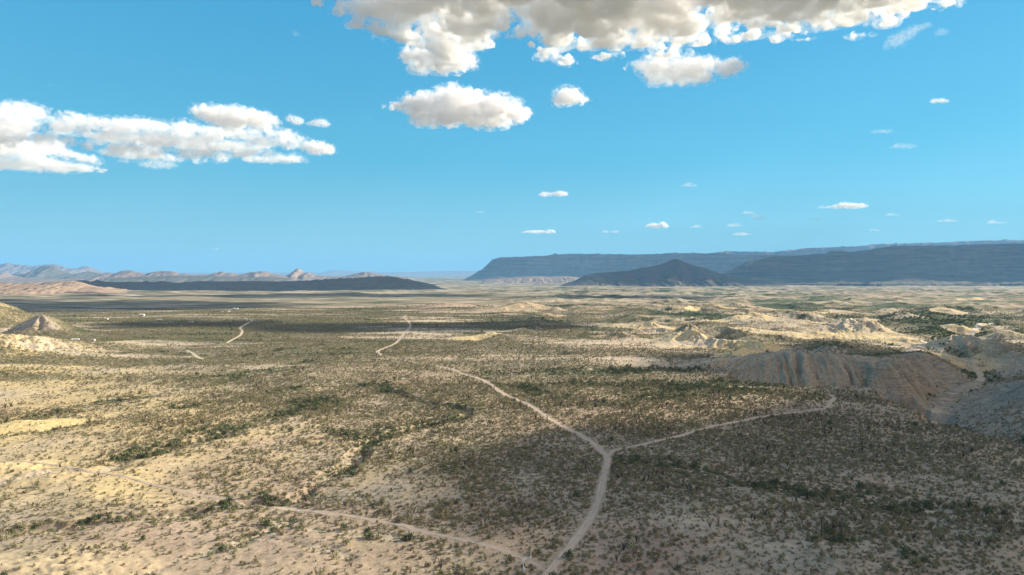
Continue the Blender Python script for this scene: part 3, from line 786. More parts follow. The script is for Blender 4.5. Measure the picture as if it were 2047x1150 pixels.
def cloud_material(name, dens, size, lo, k):
    """droplets: density broken up by noise of the given size; lo = share left empty"""
    m = bpy.data.materials.new(name); m.use_nodes = True; nt = m.node_tree; nt.nodes.clear()
    o = nt.nodes.new('ShaderNodeOutputMaterial'); v = nt.nodes.new('ShaderNodeVolumeScatter')
    geo = nt.nodes.new('ShaderNodeNewGeometry').outputs['Position']
    n = noise_tex(nt, 1.0 / size, 7, .66, geo)
    nt.links.new(mth(nt, 'MULTIPLY', mth(nt, 'MULTIPLY_ADD', n, k, -k * lo, clamp=True), dens), v.inputs['Density'])
    v.inputs['Color'].default_value = (.95, .975, 1, 1); v.inputs['Anisotropy'].default_value = 0
    nt.links.new(v.outputs[0], o.inputs['Volume']); return m


CL_DENSE, CL_MID, CL_THIN = (.030, .030), (.020, .020), (.004, .005)       # core and fringe densities


def fuse(name, lobes, voxel, seed, base, amp, flat, grow):
    iv, if_ = ico_mesh(); Vs = []; Fs = []; k = 0
    for x, y, z, rx, ry, rz in lobes:
        Vs.append(iv * np.array([rx, ry, rz]) * grow + np.array([x, y, z])); Fs.append(if_ + k); k += len(iv)
    me = mesh_from(name, np.concatenate(Vs), np.concatenate(Fs)); o = link(bpy.data.objects.new(name, me))
    md = o.modifiers.new('fuse', 'REMESH'); md.mode = 'VOXEL'; md.voxel_size = voxel; md.use_smooth_shade = True
    dg = bpy.context.evaluated_depsgraph_get(); me2 = bpy.data.meshes.new_from_object(o.evaluated_get(dg)); bpy.data.objects.remove(o); bpy.data.meshes.remove(me)
    n = len(me2.vertices); co = np.empty(n * 3, np.float32); me2.vertices.foreach_get('co', co); co = co.reshape(-1, 3).astype(np.float64)
    no = np.empty(n * 3, np.float32); me2.vertex_normals.foreach_get('vector', no); no = no.reshape(-1, 3)
    r = np.median([l[5] for l in lobes]); x, y, z = co.T
    d = np.zeros(n); a = 1.0; s = r * 1.2
    for q in range(6):
        if s < voxel * 1.2:
            break
        d += a * (np.abs(n3(x, y, z, s, seed * 7 + q * 3)) * 2 - .45); a *= .6; s *= .5
    up = np.clip((z - base) / (r * .6), .25, 1) if flat else 1
    co += no * (d * r * amp * 1.6 * up)[:, None]
    if flat:
        low = base + r * .12 * n3(x, y, z * 0, r * 2, seed + 3) + (0 if grow > 1 else r * .1)
        co[:, 2] = np.where(co[:, 2] < low, low - (low - co[:, 2]) * .12, co[:, 2])
    L = len(me2.loops); idx = np.empty(L, np.int32); me2.loops.foreach_get('vertex_index', idx); bpy.data.meshes.remove(me2)
    return co, idx.reshape(-1, 4)


def cloud_from_lobes(name, lobes, voxel, mat, seed, base=CLOUD_BASE, amp=.22, flat=True, shell=True):
    """lobes: (x, y, z, rx, ry, rz) ellipsoids fused into one billowing body, a dense core inside a torn thin fringe"""
    r = float(np.median([l[5] for l in lobes]))
    Vc, Fc = fuse(name, lobes, voxel, seed, base, amp, flat, .80)
    mats = [cloud_material('cloud_core', mat[0], r * 1.3, .44 if shell else .30, 9.0)]; M = np.zeros(len(Fc), np.int32)
    if shell:
        Vs, Fs = fuse(name, lobes, voxel * 1.3, seed + 1, base, amp * .8, flat, 1.25)
        mats.append(cloud_material('cloud_fringe', mat[1] * .7, r * 1.5, .51, 5.0))
        M = np.concatenate([M, np.ones(len(Fs), np.int32)]); Fc = np.concatenate([Fc, Fs + len(Vc)]); Vc = np.concatenate([Vc, Vs])
    me = mesh_from(name, Vc, Fc)
    for m_ in mats:
        me.materials.append(m_)
    me.polygons.foreach_set('material_index', M)
    step0 = float((Vc.max(0) - Vc.min(0)).mean()) / 10
    for m_ in mats:
        m_.cycles.volume_step_rate = min(1.0, STEP * r / step0) if shell else 1.0
    return link(bpy.data.objects.new(name, me))


def cloud_profile(cols, depth, seed, mat, voxel=None, dens=5.0, base=CLOUD_BASE, amp=.32, rmax=.5, D=None, rows=0):
    """cloud with the outline given by columns (px, top, bottom) in the photograph, standing where a base at this height is seen"""
    rng = np.random.RandomState(seed)
    c = np.array(cols, float); D = D or (base - CAM_H) * FPX / (545 - c[:, 2].max())
    k = D / FPX; lob = []
    width = (c[-1, 0] - c[0, 0]) * k; Tm = np.mean(c[:, 2] - c[:, 1]) * k
    n = int(dens * width / (Tm * .4) * 1.6) + 6
    for i in range(n):
        px = rng.uniform(c[0, 0], c[-1, 0]); top = np.interp(px, c[:, 0], c[:, 1]); bot = np.interp(px, c[:, 0], c[:, 2])
        T = (bot - top) * k; zt = CAM_H + (545 - top) * k; zb = max(base, CAM_H + (545 - bot) * k)
        T = zt - zb
        r = max(T * rng.uniform(.2, rmax), T * .15) * (1 if rng.rand() < .5 else .6)
        f = rng.rand() ** .8
        if rows:
            f = (rng.randint(rows) + rng.normal(0, .08)) / max(rows - 1, 1); f = min(max(f, 0), 1); r *= (.55 + .5 * rng.rand()) * (.75 + .45 * math.sin(px / 21.0 + f * 9) ** 2)
        z = zb + r * .5 + (T - r * 1.5) * f
        dy = rng.uniform(-1, 1) * depth * (1 - .6 * f) * min(1, T / Tm)
        sx = rng.uniform(1.0, 1.6) * (1.7 if rows else 1)
        lob.append(((px - 1023.5) * k, D + dy, z, r * sx, r * rng.uniform(1, 1.5), r))
    vx = voxel or max(Tm / 22, 7)
    return cloud_from_lobes('cloud', lob, vx, mat, seed, base=base, amp=amp)


def cloud_thing(o, label, group=None):
    return thing(o, label, 'cloud', group)


# the great cloud bank overhead: flat grey base seen from below, ragged white rim
rng = np.random.RandomState(31)
rim = np.array([(628, 22), (650, 38), (690, 52), (730, 68), (780, 78), (800, 98), (840, 118), (870, 140), (905, 148), (935, 140), (950, 100), (985, 80), (1010, 78), (1040, 98), (1075, 118), (1110, 130), (1150, 118), (1200, 122), (1260, 115), (1320, 112),
                (1370, 104), (1410, 92), (1460, 82), (1500, 74), (1560, 76), (1600, 82), (1640, 88), (1680, 72), (1720, 76), (1760, 66), (1790, 60), (1815, 44), (1840, 24), (1880, 16), (1930, 2)], float)
rim[:, 1] -= 4
lob = []
for i in range(620):
    px = rng.uniform(640, 1915); edge = np.interp(px, rim[:, 0], rim[:, 1]); f = rng.rand() ** 1.15
    De = (CLOUD_BASE - CAM_H) * FPX / (545 - edge); Dn = 3050 if px < 1750 else 3050 + (px - 1750) * 3.2
    D = De + (Dn - De) * f
    tk = 1 - .72 * math.exp(-f * 7)
    r = rng.uniform(60, 150) * tk * (1 if 690 < px < 1800 else .6)
    # thin, bright places in the sheet
    thin = max(math.exp(-(((px - 1040) / 60) ** 2 + ((f - .5) / .45) ** 2)), math.exp(-(((px - 1425) / 55) ** 2 + ((f - .25) / .3) ** 2)), math.exp(-(((px - 780) / 80) ** 2 + ((f - .6) / .4) ** 2)))
    if rng.rand() < thin * .85:
        continue
    lob.append(((px - 1023.5) / FPX * D, D - r * .4, CLOUD_BASE + r * .35 + rng.uniform(0, 230) * tk, r * rng.uniform(1.1, 1.9), r * rng.uniform(1, 1.5), r))
for i in range(36):      # fragments along the rim
    px = rng.uniform(640, 1900); edge = np.interp(px, rim[:, 0], rim[:, 1]) + rng.uniform(-8, 9)
    D = (CLOUD_BASE + 30 - CAM_H) * FPX / (545 - edge); r = rng.uniform(12, 36)
    lob.append(((px - 1023.5) / FPX * D, D, CLOUD_BASE + 20 + rng.uniform(0, 30), r * 2.6, r * 2.0, r * .8))
cloud_thing(cloud_from_lobes('cloud', lob, 11, (.05, .035), 5, amp=.30), 'huge grey-bellied cloud bank with bright ragged rim filling the top of the sky')
cloud_thing(cloud_profile([(795, 118, 122), (815, 98, 128), (835, 92, 136), (860, 98, 143), (890, 88, 148), (915, 98, 150), (938, 110, 147), (948, 122, 134)], 130, 32, CL_DENSE, D=4800), 'bright white puff hanging below the left part of the big grey cloud bank')
cloud_thing(cloud_profile([(757, 214, 222), (790, 206, 222), (822, 198, 232), (842, 186, 240), (862, 183, 243), (884, 196, 246), (903, 181, 249), (925, 178, 251), (950, 186, 251), (985, 189, 249), (1008, 200, 248), (1032, 211, 246), (1050, 216, 244), (1062, 229, 239)], 330, 33, CL_DENSE, dens=6),
            'large white cumulus with bumpy top alone in mid sky left of centre')
cloud_thing(cloud_profile([(1010, 197, 206), (1022, 193, 209), (1038, 194, 209), (1046, 199, 206)], 60, 34, CL_THIN, D=6300), 'tiny faint cloud scrap above the right end of the large mid-sky cumulus')
cloud_thing(cloud_profile([(1248, 130, 137), (1280, 123, 148), (1300, 113, 158), (1330, 115, 163), (1360, 117, 166), (1380, 113, 165), (1393, 108, 162), (1410, 112, 158), (1430, 118, 152), (1445, 126, 148), (1460, 116, 153), (1477, 115, 150), (1489, 124, 138)], 200, 35, CL_MID, dens=6),
            'white knobbly cloud just below the grey bank, its right end a round knob')
cloud_thing(cloud_profile([(1101, 199, 203), (1118, 187, 209), (1133, 173, 213), (1148, 178, 211), (1164, 192, 208), (1183, 202, 205)], 110, 36, CL_DENSE), 'small white cloud with pointed top right of the large mid-sky cumulus')
cloud_thing(cloud_profile([(386, 224, 232), (410, 214, 242), (440, 211, 251), (480, 214, 256), (520, 217, 256), (543, 228, 252), (560, 240, 247)], 260, 37, CL_MID, dens=6), 'white oblong cloud above the middle of the left cloud bank')
cloud_thing(cloud_profile([(575, 236, 242), (586, 231, 248), (600, 233, 250), (610, 242, 248)], 60, 38, CL_MID), 'small white puff, left one of the pair beyond the oblong cloud')
cloud_thing(cloud_profile([(612, 247, 252), (630, 240, 253), (645, 236, 254), (664, 249, 252)], 70, 39, CL_MID), 'small white puff, right one of the pair beyond the oblong cloud')
cloud_thing(cloud_profile([(604, 290, 300), (615, 281, 304), (640, 281, 308), (662, 287, 309), (669, 300, 306)], 120, 40, CL_MID), 'rounded white cloud at the right tip of the left cloud bank')
cloud_thing(cloud_profile([(-170, 215, 300), (-60, 206, 300), (0, 214, 300), (30, 208, 296), (62, 207, 290), (85, 222, 290), (120, 238, 290), (150, 226, 290), (165, 228, 296), (200, 238, 305), (250, 236, 310), (300, 238, 312), (345, 248, 318), (390, 244, 318), (430, 256, 316), (470, 256, 318),
                           (530, 256, 320), (570, 258, 320), (592, 268, 318), (606, 282, 300)], 420, 41, (.012, .012), dens=9, rmax=.24, voxel=12, rows=3), 'long white layered cloud bank stretching in from the left edge of the sky')
cloud_thing(cloud_profile([(-200, 290, 338), (0, 279, 338), (60, 281, 336), (105, 290, 338), (150, 303, 340), (190, 312, 341), (216, 330, 339)], 380, 42, (.012, .012), dens=7, rmax=.3, voxel=12, rows=2), 'lower white cloud bank at the left edge, under the long layered one')
cloud_thing(cloud_profile([(276, 327, 331), (305, 318, 337), (335, 318, 339), (354, 328, 334)], 120, 43, CL_THIN), 'faint wisp under the middle of the long left cloud bank')
cloud_thing(cloud_profile([(1766, 88, 92), (1780, 70, 96), (1800, 62, 92), (1822, 50, 72), (1846, 48, 60), (1852, 52, 58)], 70, 44, CL_THIN, D=4400), 'thin torn cloud scrap at the right tip of the grey bank')
cloud_thing(cloud_profile([(1862, 70, 74), (1876, 57, 75), (1888, 70, 74)], 30, 45, CL_THIN, D=4200), 'tiny faint cloud puff right of the torn scrap near the top right')
SM = [(1873, 201, 36, 14, 'dense', 'small bright cloud alone high in the right of the sky'), (1757, 263, 48, 9, 'thin', 'small thin streak of cloud below the lone bright one at right'), (1803, 292, 52, 12, 'thin', 'small flat cloud under the thin streak at right'),
      (1106, 387, 62, 11, 'mid', 'small flat cloud low in the middle of the sky above the long escarpment'), (1376, 370, 34, 9, 'thin', 'tiny flat cloud right of and above the small flat middle one'),
      (1693, 410, 84, 13, 'mid', 'low bumpy cloud strip above the right-hand mesa'), (1645, 414, 30, 7, 'thin', 'tiny cloud at the left end of the low bumpy strip'),
      (1312, 449, 48, 14, 'mid', 'low bright puff over the dark pointed hill'), (1515, 433, 28, 13, 'thin', 'small round puff low in the sky between mesa and hill'), (1494, 425, 30, 8, 'thin', 'small thin cloud on the upper left of the low round puff'),
      (1468, 450, 34, 8, 'thin', 'thin flat cloud just below and left of the low round puff'), (1484, 467, 44, 9, 'thin', 'faint flat cloud lowest under the round puff'), (1076, 462, 72, 9, 'mid', 'pinkish flat cloud just above the long escarpment'),
      (1390, 452, 24, 8, 'thin', 'tiny faint cloud right of the low bright puff'), (1220, 463, 38, 6, 'thin', 'very faint streak left of the low bright puff'), (1628, 437, 22, 7, 'thin', 'very small faint cloud under the low bumpy strip'),
      (1783, 429, 30, 6, 'thin', 'faint small streak above the right-hand mesa'), (1890, 441, 50, 6, 'thin', 'long faint streak near the right edge above the mesa'), (1748, 459, 20, 8, 'thin', 'tiny round scrap low over the right-hand mesa'),
      (1990, 444, 40, 8, 'thin', 'faint cloud low at the far right edge of the sky'), (433, 498, 12, 4, 'thin', 'tiny speck of cloud low over the left horizon'), (738, 241, 24, 5, 'thin', 'faint scrap left of the large mid-sky cumulus'), (597, 68, 14, 20, 'thin', 'very faint upright wisp left of the grey bank'),
      (960, 424, 18, 4, 'thin', 'tiny faint streak low in the middle of the sky'), (105, 172, 18, 4, 'thin', 'tiny faint scrap above the left cloud bank')]
for i, (cx, cy, w_, h_, kd, lab) in enumerate(SM):
    b_ = cy + h_ / 2; rs = np.random.RandomState(300 + i); hh = h_ * 1.1
    cols = [(cx - w_ / 2, b_ - hh * .25, b_)] + [(cx + w_ * t, b_ - hh * rs.uniform(.45, 1.05), b_) for t in (-.3, -.12, .06, .22, .36)] + [(cx + w_ / 2, b_ - hh * .2, b_)]
    D_ = (CLOUD_BASE - CAM_H) * FPX / (545 - b_)
    cloud_thing(cloud_profile(cols, w_ * .3 * D_ / FPX, 60 + i, {'dense': CL_DENSE, 'mid': CL_MID, 'thin': CL_THIN}[kd], dens=3.5, voxel=max(h_ * D_ / FPX / 12, 8)), lab)

# clouds out of the picture on the sunward side; they shade the plain as in the photograph
SHADE = [  # ground place, half sizes, cloud base height
    ((330, 330), (290, 220), 1500), ((640, 520), (420, 260), 1500), ((800, 150), (500, 300), 1500), ((180, 170), (200, 110), 1500), ((60, 330), (70, 60), 1500),
    ((350, 740), (190, 120), 1500), ((560, 750), (200, 90), 1500), ((-230, 1260), (250, 75), 1500), ((20, 1290), (120, 60), 1500), ((-640, 1330), (160, 60), 1500),
    ((-850, 3900), (800, 420), 3800), ((600, 3400), (500, 350), 3800),
    ((4700, 10500), (1600, 1500), 7500), ((2300, 9100), (1400, 800), 7500), ((6700, 10500), (1600, 1600), 7500), ((8700, 10500), (1900, 1700), 7500), ((10900, 11000), (1500, 1700), 7500),
    ((-1500, 6200), (1300, 650), 7500), ((-3300, 6200), (1300, 500), 7500),
    ((1000, 18200), (2600, 1700), 12000), ((5200, 18200), (2600, 1700), 12000),
]
rng = np.random.RandomState(77)
for H in sorted({q[2] for q in SHADE}):
    lob = []
    for (gx, gy), (hx, hy), h_ in SHADE:
        if h_ != H:
            continue
        off = (H + 25) / math.tan(R(SUN_EL)); cx = gx + off * math.sin(R(SUN_AZ)); cy = gy + off * math.cos(R(SUN_AZ)); s_ = {1500: 1, 3800: 2.4, 7500: 3.6, 12000: 6}[H]
        for i in range(60 if H == 1500 else 95):
            a = rng.rand() * 6.283; q = math.sqrt(rng.rand()); r = rng.uniform(40, 80) * s_
            lob.append((cx + math.cos(a) * q * max(hx - r, 10), cy + math.sin(a) * q * max(hy - r, 10), H + r * .25, r * 1.9, r * 1.9, r * .5))
        cname = 'clouds'
    o = cloud_from_lobes('clouds', lob, 16 * s_ ** .9, (.03 / s_ ** .5, .01), 9 + int(H), base=H, amp=.3, shell=False); o['kind'] = 'stuff'

# ------------------------------------------------------------------ desert plants
L_creo = leaf_material('creosote_leaves', (.19, .185, .095), (.33, .305, .165))
L_scrub = leaf_material('dry_scrub_twigs', (.17, .14, .09), (.30, .25, .17))
L_mesq = leaf_material('mesquite_leaves', (.085, .115, .055), (.145, .175, .09))
L_oco = leaf_material('ocotillo_wands', (.06, .052, .038), (.10, .085, .06))
L_wood = plain_material('shrub_wood', (.07, .055, .04), .25)


def leafy(name, w, h, n, size, mat, seed, stems=7, hollow=.35):
    rng = np.random.RandomState(seed); V = []; F = []; M = []
    for i in range(n):
        a = rng.rand() * 6.283; u = rng.rand() ** .55; el = rng.rand() ** .8 * 1.45
        rr = (hollow + (1 - hollow) * u) * (1 + .25 * math.sin(a * 3 + seed))
        c = np.array([math.cos(a) * math.cos(el) * rr * w / 2, math.sin(a) * math.cos(el) * rr * w / 2, .08 + math.sin(el) * rr * h])
        d1 = rng.normal(size=3); d1[2] = abs(d1[2]) * 1.2; d1 /= np.linalg.norm(d1); d2 = np.cross(d1, rng.normal(size=3)); d2 /= np.linalg.norm(d2)
        s = size * rng.uniform(.6, 1.3); k = len(V)
        V += [c - d1 * s - d2 * s * .45, c - d1 * s * .3 + d2 * s * .6, c + d1 * s, c + d1 * s * .2 - d2 * s * .6]; F.append((k, k + 1, k + 2, k + 3)); M.append(0)
    for i in range(stems):
        a = rng.rand() * 6.283; o = rng.uniform(.3, .9); t = np.array([math.cos(a) * o * w / 2, math.sin(a) * o * w / 2, h * rng.uniform(.6, .95)])
        sd = np.array([-math.sin(a), math.cos(a), 0]) * .03 * max(h, .6); k = len(V)
        V += [-sd, sd, t + sd * .3, t - sd * .3]; F.append((k, k + 1, k + 2, k + 3)); M.append(1)
    me = mesh_from(name, np.array(V), np.array(F), None, smooth=False); me.materials.append(mat); me.materials.append(L_wood)
    me.polygons.foreach_set('material_index', np.array(M, np.int32)); return me


def ocotillo(name, h, n, seed):
    rng = np.random.RandomState(seed); V = []; F = []
    for i in range(n):
        a = rng.rand() * 6.283; lean = rng.uniform(.12, .5); hh = h * rng.uniform(.65, 1); prev = None
        for q, t in enumerate((0, .35, .7, 1)):
            o = lean * hh * (t ** 1.3); c = np.array([math.cos(a) * o, math.sin(a) * o, hh * t]); w = .055 * (1 - .55 * t) * h / 4
            k = len(V)
            V += [c + np.array([w, 0, 0]), c + np.array([-w * .5, w * .87, 0]), c + np.array([-w * .5, -w * .87, 0])]
            if prev is not None:
                for j in range(3):
                    F.append((prev + j, prev + (j + 1) % 3, k + (j + 1) % 3, k + j))
            prev = k
    return mesh_from(name, np.array(V), np.array(F), L_oco, smooth=False)


KINDS = {
    'creosote_bush': [leafy('creosote_bush', 1.7 + .3 * (s % 3), 1.15 + .2 * (s % 2), 85, .19, L_creo, 400 + s) for s in range(4)],
    'dry_shrub': [leafy('dry_shrub', 1.2, .65, 55, .16, L_scrub, 420 + s, stems=10, hollow=.2) for s in range(3)],
    'mesquite_bush': [leafy('mesquite_bush', 4.2, 2.3 + .3 * s, 260, .32, L_mesq, 440 + s, stems=9) for s in range(3)],
    'ocotillo': [ocotillo('ocotillo', 3.9 + .5 * s, 13 + 3 * s, 460 + s) for s in range(3)],
}

# ---- where they grow
rng = np.random.RandomState(1234)
RMAX = 2300.0


def candidates(n, r0, r1, pw):
    """points over the forward fan, density falling with distance as r**-pw"""
    e = 2 - pw; u = rng.rand(n); r = (r0 ** e + u * (r1 ** e - r0 ** e)) ** (1 / e)
    th = rng.uniform(-R(41), R(41), n); return r * np.sin(th), r * np.cos(th)


xa, ya = candidates(200000, 185, 620, 0.0)
xb, yb = candidates(470000, 620, RMAX, 1.35)
X = np.concatenate([xa, xb]); Y = np.concatenate([ya, yb])
Z, ch = terrain(X, Y)
r_ = np.hypot(X, Y)
clump = fbm(X, Y, 14, 3, 300); patch = fbm(X, Y, 60, 4, 302)
e_ = 1.5
zx, _ = terrain(X + e_, Y, False); zy, _ = terrain(X, Y + e_, False)
steep = np.hypot((zx - Z) / e_, (zy - Z) / e_)
dens = np.clip(ch['veg'] * 1.15 + .36 * clump + .36 * patch - .05, 0, 1) ** 1.2 * (1 - ch['bare']) * (1 - sstep(.8, 1.5, steep) * .7)
dens = np.maximum(dens, .15 * (1 - ch['bare'])); dens = np.maximum(dens, ch['green'] * .62 * (1 - ch['bare']))
keep = rng.rand(len(X)) < dens * .52
for _, pts, wd in ROADS:
    d_, _, _ = poly_dist(X, Y, pts, 12); keep &= d_ > wd * .5 + 1.0
X, Y, Z, r_, steep = X[keep], Y[keep], Z[keep], r_[keep], steep[keep]; green = ch['green'][keep]; veg = ch['veg'][keep]; clump = clump[keep]; patch = patch[keep]; grey = ch['grey'][keep]
u = rng.rand(len(X))
kind = np.where(u < .62, 0, 1)                        # creosote / dry shrub
u2 = rng.rand(len(X))
kind = np.where(u2 < np.clip(green - .25, 0, 1) * .42 + .0015, 2, kind)
kind = np.where((rng.rand(len(X)) < .022 * (patch > .1) * (r_ < 900)), 3, kind)
scl = np.exp(rng.normal(-.12, .40, len(X))) * (1 + .25 * np.clip(green, 0, 1)) * (1 + .12 * patch)
scl *= np.where(kind == 2, .55, np.where(kind == 1, .85, .68)); scl = np.where(kind == 3, np.clip(scl, .8, 1.15), scl)
scl *= 1 + np.clip((r_ - 600) / 3500, 0, .6)
scl = np.clip(scl, .3, np.where(kind == 2, 1.05, 2.0))
rot = rng.rand(len(X)) * 6.283
var = rng.randint(0, 12, len(X))

size0 = np.array([1.0, .6, 2.2, 2.2])[kind]
show = size0 * scl / r_
infr = (np.abs(X / Y) < .745) & ((CAM_H - Z) / Y < .435) & ((CAM_H - Z) / Y > 0)
KN = ['creosote_bush', 'dry_shrub', 'mesquite_bush', 'ocotillo']
NICE = {'creosote_bush': ('rounded dark olive creosote bush', 'bush'), 'dry_shrub': ('low brownish twiggy shrub', 'shrub'), 'mesquite_bush': ('spreading dark green mesquite bush', 'bush'), 'ocotillo': ('tall spindly ocotillo with bare dark wands', 'ocotillo')}
STUFF = {'creosote_bush': 'creosote_scrub', 'dry_shrub': 'dry_scrub', 'mesquite_bush': 'mesquite_scrub', 'ocotillo': 'ocotillo_scrub'}
road_d = {nm: poly_dist(X, Y, pts, 20)[0] for nm, pts, wd in ROADS if nm not in ('spur', 'faint', 'link', 'far')}
wash_d = np.minimum.reduce([poly_dist(X, Y, p, 20)[0] for p, _, _ in WASHES])


def zone(i):
    if road_d['main'][i] < 9: return 'beside the main dirt road'
    if road_d['left'][i] < 8: return 'beside the faint track on the left'
    if road_d['branch'][i] < 8: return 'beside the side track to the right'
    if wash_d[i] < 9: return 'along a dry wash'
    q = X[i] / Y[i]; n_ = Y[i] < 275
    if q < -.42: return 'near the bottom left corner' if n_ else 'on the sandy flat at the left'
    if q < -.03: return 'below the faint left track' if n_ else 'between wash and main road'
    if q < .10: return 'left of the lower main road' if n_ else 'in the shaded patch beside the road bend'
    if q < .42: return 'right of the lower main road' if n_ else 'on the shaded plain right of the road fork'
    return 'in the shaded bottom right corner' if n_ else 'on the shaded plain at the right edge'


def scatter_stuff(name, meshes, idx):
    me = bpy.data.meshes.new(name); n = len(idx); me.vertices.add(n)
    me.vertices.foreach_set('co', np.stack([X[idx], Y[idx], Z[idx] - .05], -1).astype(np.float32).ravel())
    for nm, tp, a in (('rot', 'FLOAT', rot[idx]), ('scl', 'FLOAT', scl[idx])):
        at = me.attributes.new(nm, tp, 'POINT'); at.data.foreach_set('value', a.astype(np.float32))
    at = me.attributes.new('var', 'INT', 'POINT'); at.data.foreach_set('value', (var[idx] % len(meshes)).astype(np.int32))
    o = link(bpy.data.objects.new(name, me)); o['kind'] = 'stuff'
    col = bpy.data.collections.new(name + '_sources')
    for q, m_ in enumerate(meshes):
        col.objects.link(bpy.data.objects.new('%s_source_%d' % (name, q), m_))
    g = bpy.data.node_groups.new(name, 'GeometryNodeTree')
    g.interface.new_socket('Geometry', in_out='INPUT', socket_type='NodeSocketGeometry'); g.interface.new_socket('Geometry', in_out='OUTPUT', socket_type='NodeSocketGeometry')
    N = g.nodes; gi = N.new('NodeGroupInput'); go = N.new('NodeGroupOutput'); ip = N.new('GeometryNodeInstanceOnPoints'); ci = N.new('GeometryNodeCollectionInfo')
    ci.inputs['Collection'].default_value = col; ci.inputs['Separate Children'].default_value = True; ci.inputs['Reset Children'].default_value = True

    def attr(nm, tp):
        a = N.new('GeometryNodeInputNamedAttribute'); a.data_type = tp; a.inputs['Name'].default_value = nm
        return [s for s in a.outputs if s.enabled][0]
    cx = N.new('ShaderNodeCombineXYZ'); g.links.new(attr('rot', 'FLOAT'), cx.inputs[2])
    er = N.new('FunctionNodeEulerToRotation'); g.links.new(cx.outputs[0], er.inputs[0])
    sv = N.new('ShaderNodeCombineXYZ'); s_ = attr('scl', 'FLOAT')
    for q in range(3):
        g.links.new(s_, sv.inputs[q])
    ip.inputs['Pick Instance'].default_value = True
    g.links.new(gi.outputs[0], ip.inputs['Points']); g.links.new(ci.outputs[0], ip.inputs['Instance']); g.links.new(attr('var', 'INT'), ip.inputs['Instance Index'])
    g.links.new(er.outputs[0], ip.inputs['Rotation']); g.links.new(sv.outputs[0], ip.inputs['Scale']); g.links.new(ip.outputs[0], go.inputs[0])
    md = o.modifiers.new('scatter', 'NODES'); md.node_group = g
    return o


for k, kn in enumerate(KN):
    idx = np.nonzero(kind == k)[0]; ms = KINDS[kn]
    cand = idx[infr[idx]]; top = cand[np.argsort(-show[cand])][:300]
    protos = [bpy.data.objects.new(kn, m_) for m_ in ms]; used = set()
    for i in top:
        v_i = int(var[i]) % len(ms); p = protos[v_i]
        ob = p if v_i not in used else p.copy()
        used.add(v_i); link(ob)
        ob.location = (X[i], Y[i], Z[i] - .05); ob.rotation_euler = (0, 0, rot[i]); s_ = float(scl[i]); ob.scale = (s_, s_, s_)
        z_ = zone(i); thing(ob, NICE[kn][0] + ' ' + z_, NICE[kn][1], kn.replace('_', ' ') + ' plants ' + z_)
    rest = np.setdiff1d(idx, top)
    if len(rest):
        scatter_stuff(STUFF[kn], ms, rest)
print('plants', len(X), [int((kind == k).sum()) for k in range(4)])

# ------------------------------------------------------------------ small built things
def boxes(lst):
    V = []; F = []
    for (x0, x1, y0, y1, z0, z1) in lst:
        k = len(V); V += [(x, y, z) for z in (z0, z1) for x, y in ((x0, y0), (x1, y0), (x1, y1), (x0, y1))]
        F += [tuple(k + j for j in f) for f in ((0, 3, 2, 1), (4, 5, 6, 7), (0, 1, 5, 4), (1, 2, 6, 5), (2, 3, 7, 6), (3, 0, 4, 7))]
    return np.array(V, float), np.array(F)


def tube(p, q, r0, r1=None, n=10):
    r1 = r0 if r1 is None else r1; p = np.array(p, float); q = np.array(q, float); d = q - p; d /= np.linalg.norm(d)
    a = np.cross(d, (0, 0, 1) if abs(d[2]) < .9 else (1, 0, 0)); a /= np.linalg.norm(a); b = np.cross(d, a)
    V = []; F = []
    for c, r in ((p, r0), (q, r1)):
        V += [c + r * (math.cos(6.2832 * i / n) * a + math.sin(6.2832 * i / n) * b) for i in range(n)]
    V += [p, q]
    for i in range(n):
        j = (i + 1) % n
        F.append((i, j, n + j, n + i)); F.append((i, 2 * n, j, j)); F.append((n + i, n + j, 2 * n + 1, 2 * n + 1))
    return np.array(V), [tuple(f) for f in F]


def join_parts(lst):
    V = []; F = []; k = 0
    for v, f in lst:
        V.append(np.asarray(v, float)); F += [tuple(k + i for i in g) for g in f]; k += len(v)
    return np.concatenate(V), F


def part(name, vf, mat, parent, label=None):
    V, F = vf; me = bpy.data.meshes.new(name)
    me.from_pydata([tuple(map(float, v)) for v in V], [], [tuple(int(i) for i in dict.fromkeys(int(i) for i in f)) for f in F]); me.materials.append(mat); me.update()
    o = link(bpy.data.objects.new(name, me)); o.parent = parent
    if label: o['label'] = label
    return o


def root(name, x, y, rz, label, cat, group=None, dz=0.0):
    z, _ = terrain(np.array([x]), np.array([y]), False)
    o = link(bpy.data.objects.new(name, None)); o.location = (x, y, float(z[0]) + dz); o.rotation_euler = (0, 0, rz)
    return thing(o, label, cat, group)


WHITE = plain_material('white_paint', (.66, .65, .62), .06, 2); METAL = plain_material('galvanised_roof', (.62, .62, .60), .12, 1, .45)
TANW = plain_material('stucco_wall', (.50, .42, .32), .12, 1.5); GREYW = plain_material('pale_siding', (.55, .54, .50), .08, 2)
DARKW = plain_material('weathered_wood', (.055, .045, .037), .35, 4); GLASS = plain_material('window_glass', (.05, .06, .07), .1, 1, .15); CER = plain_material('insulator_ceramic', (.3, .3, .3), .1, 1, .3)


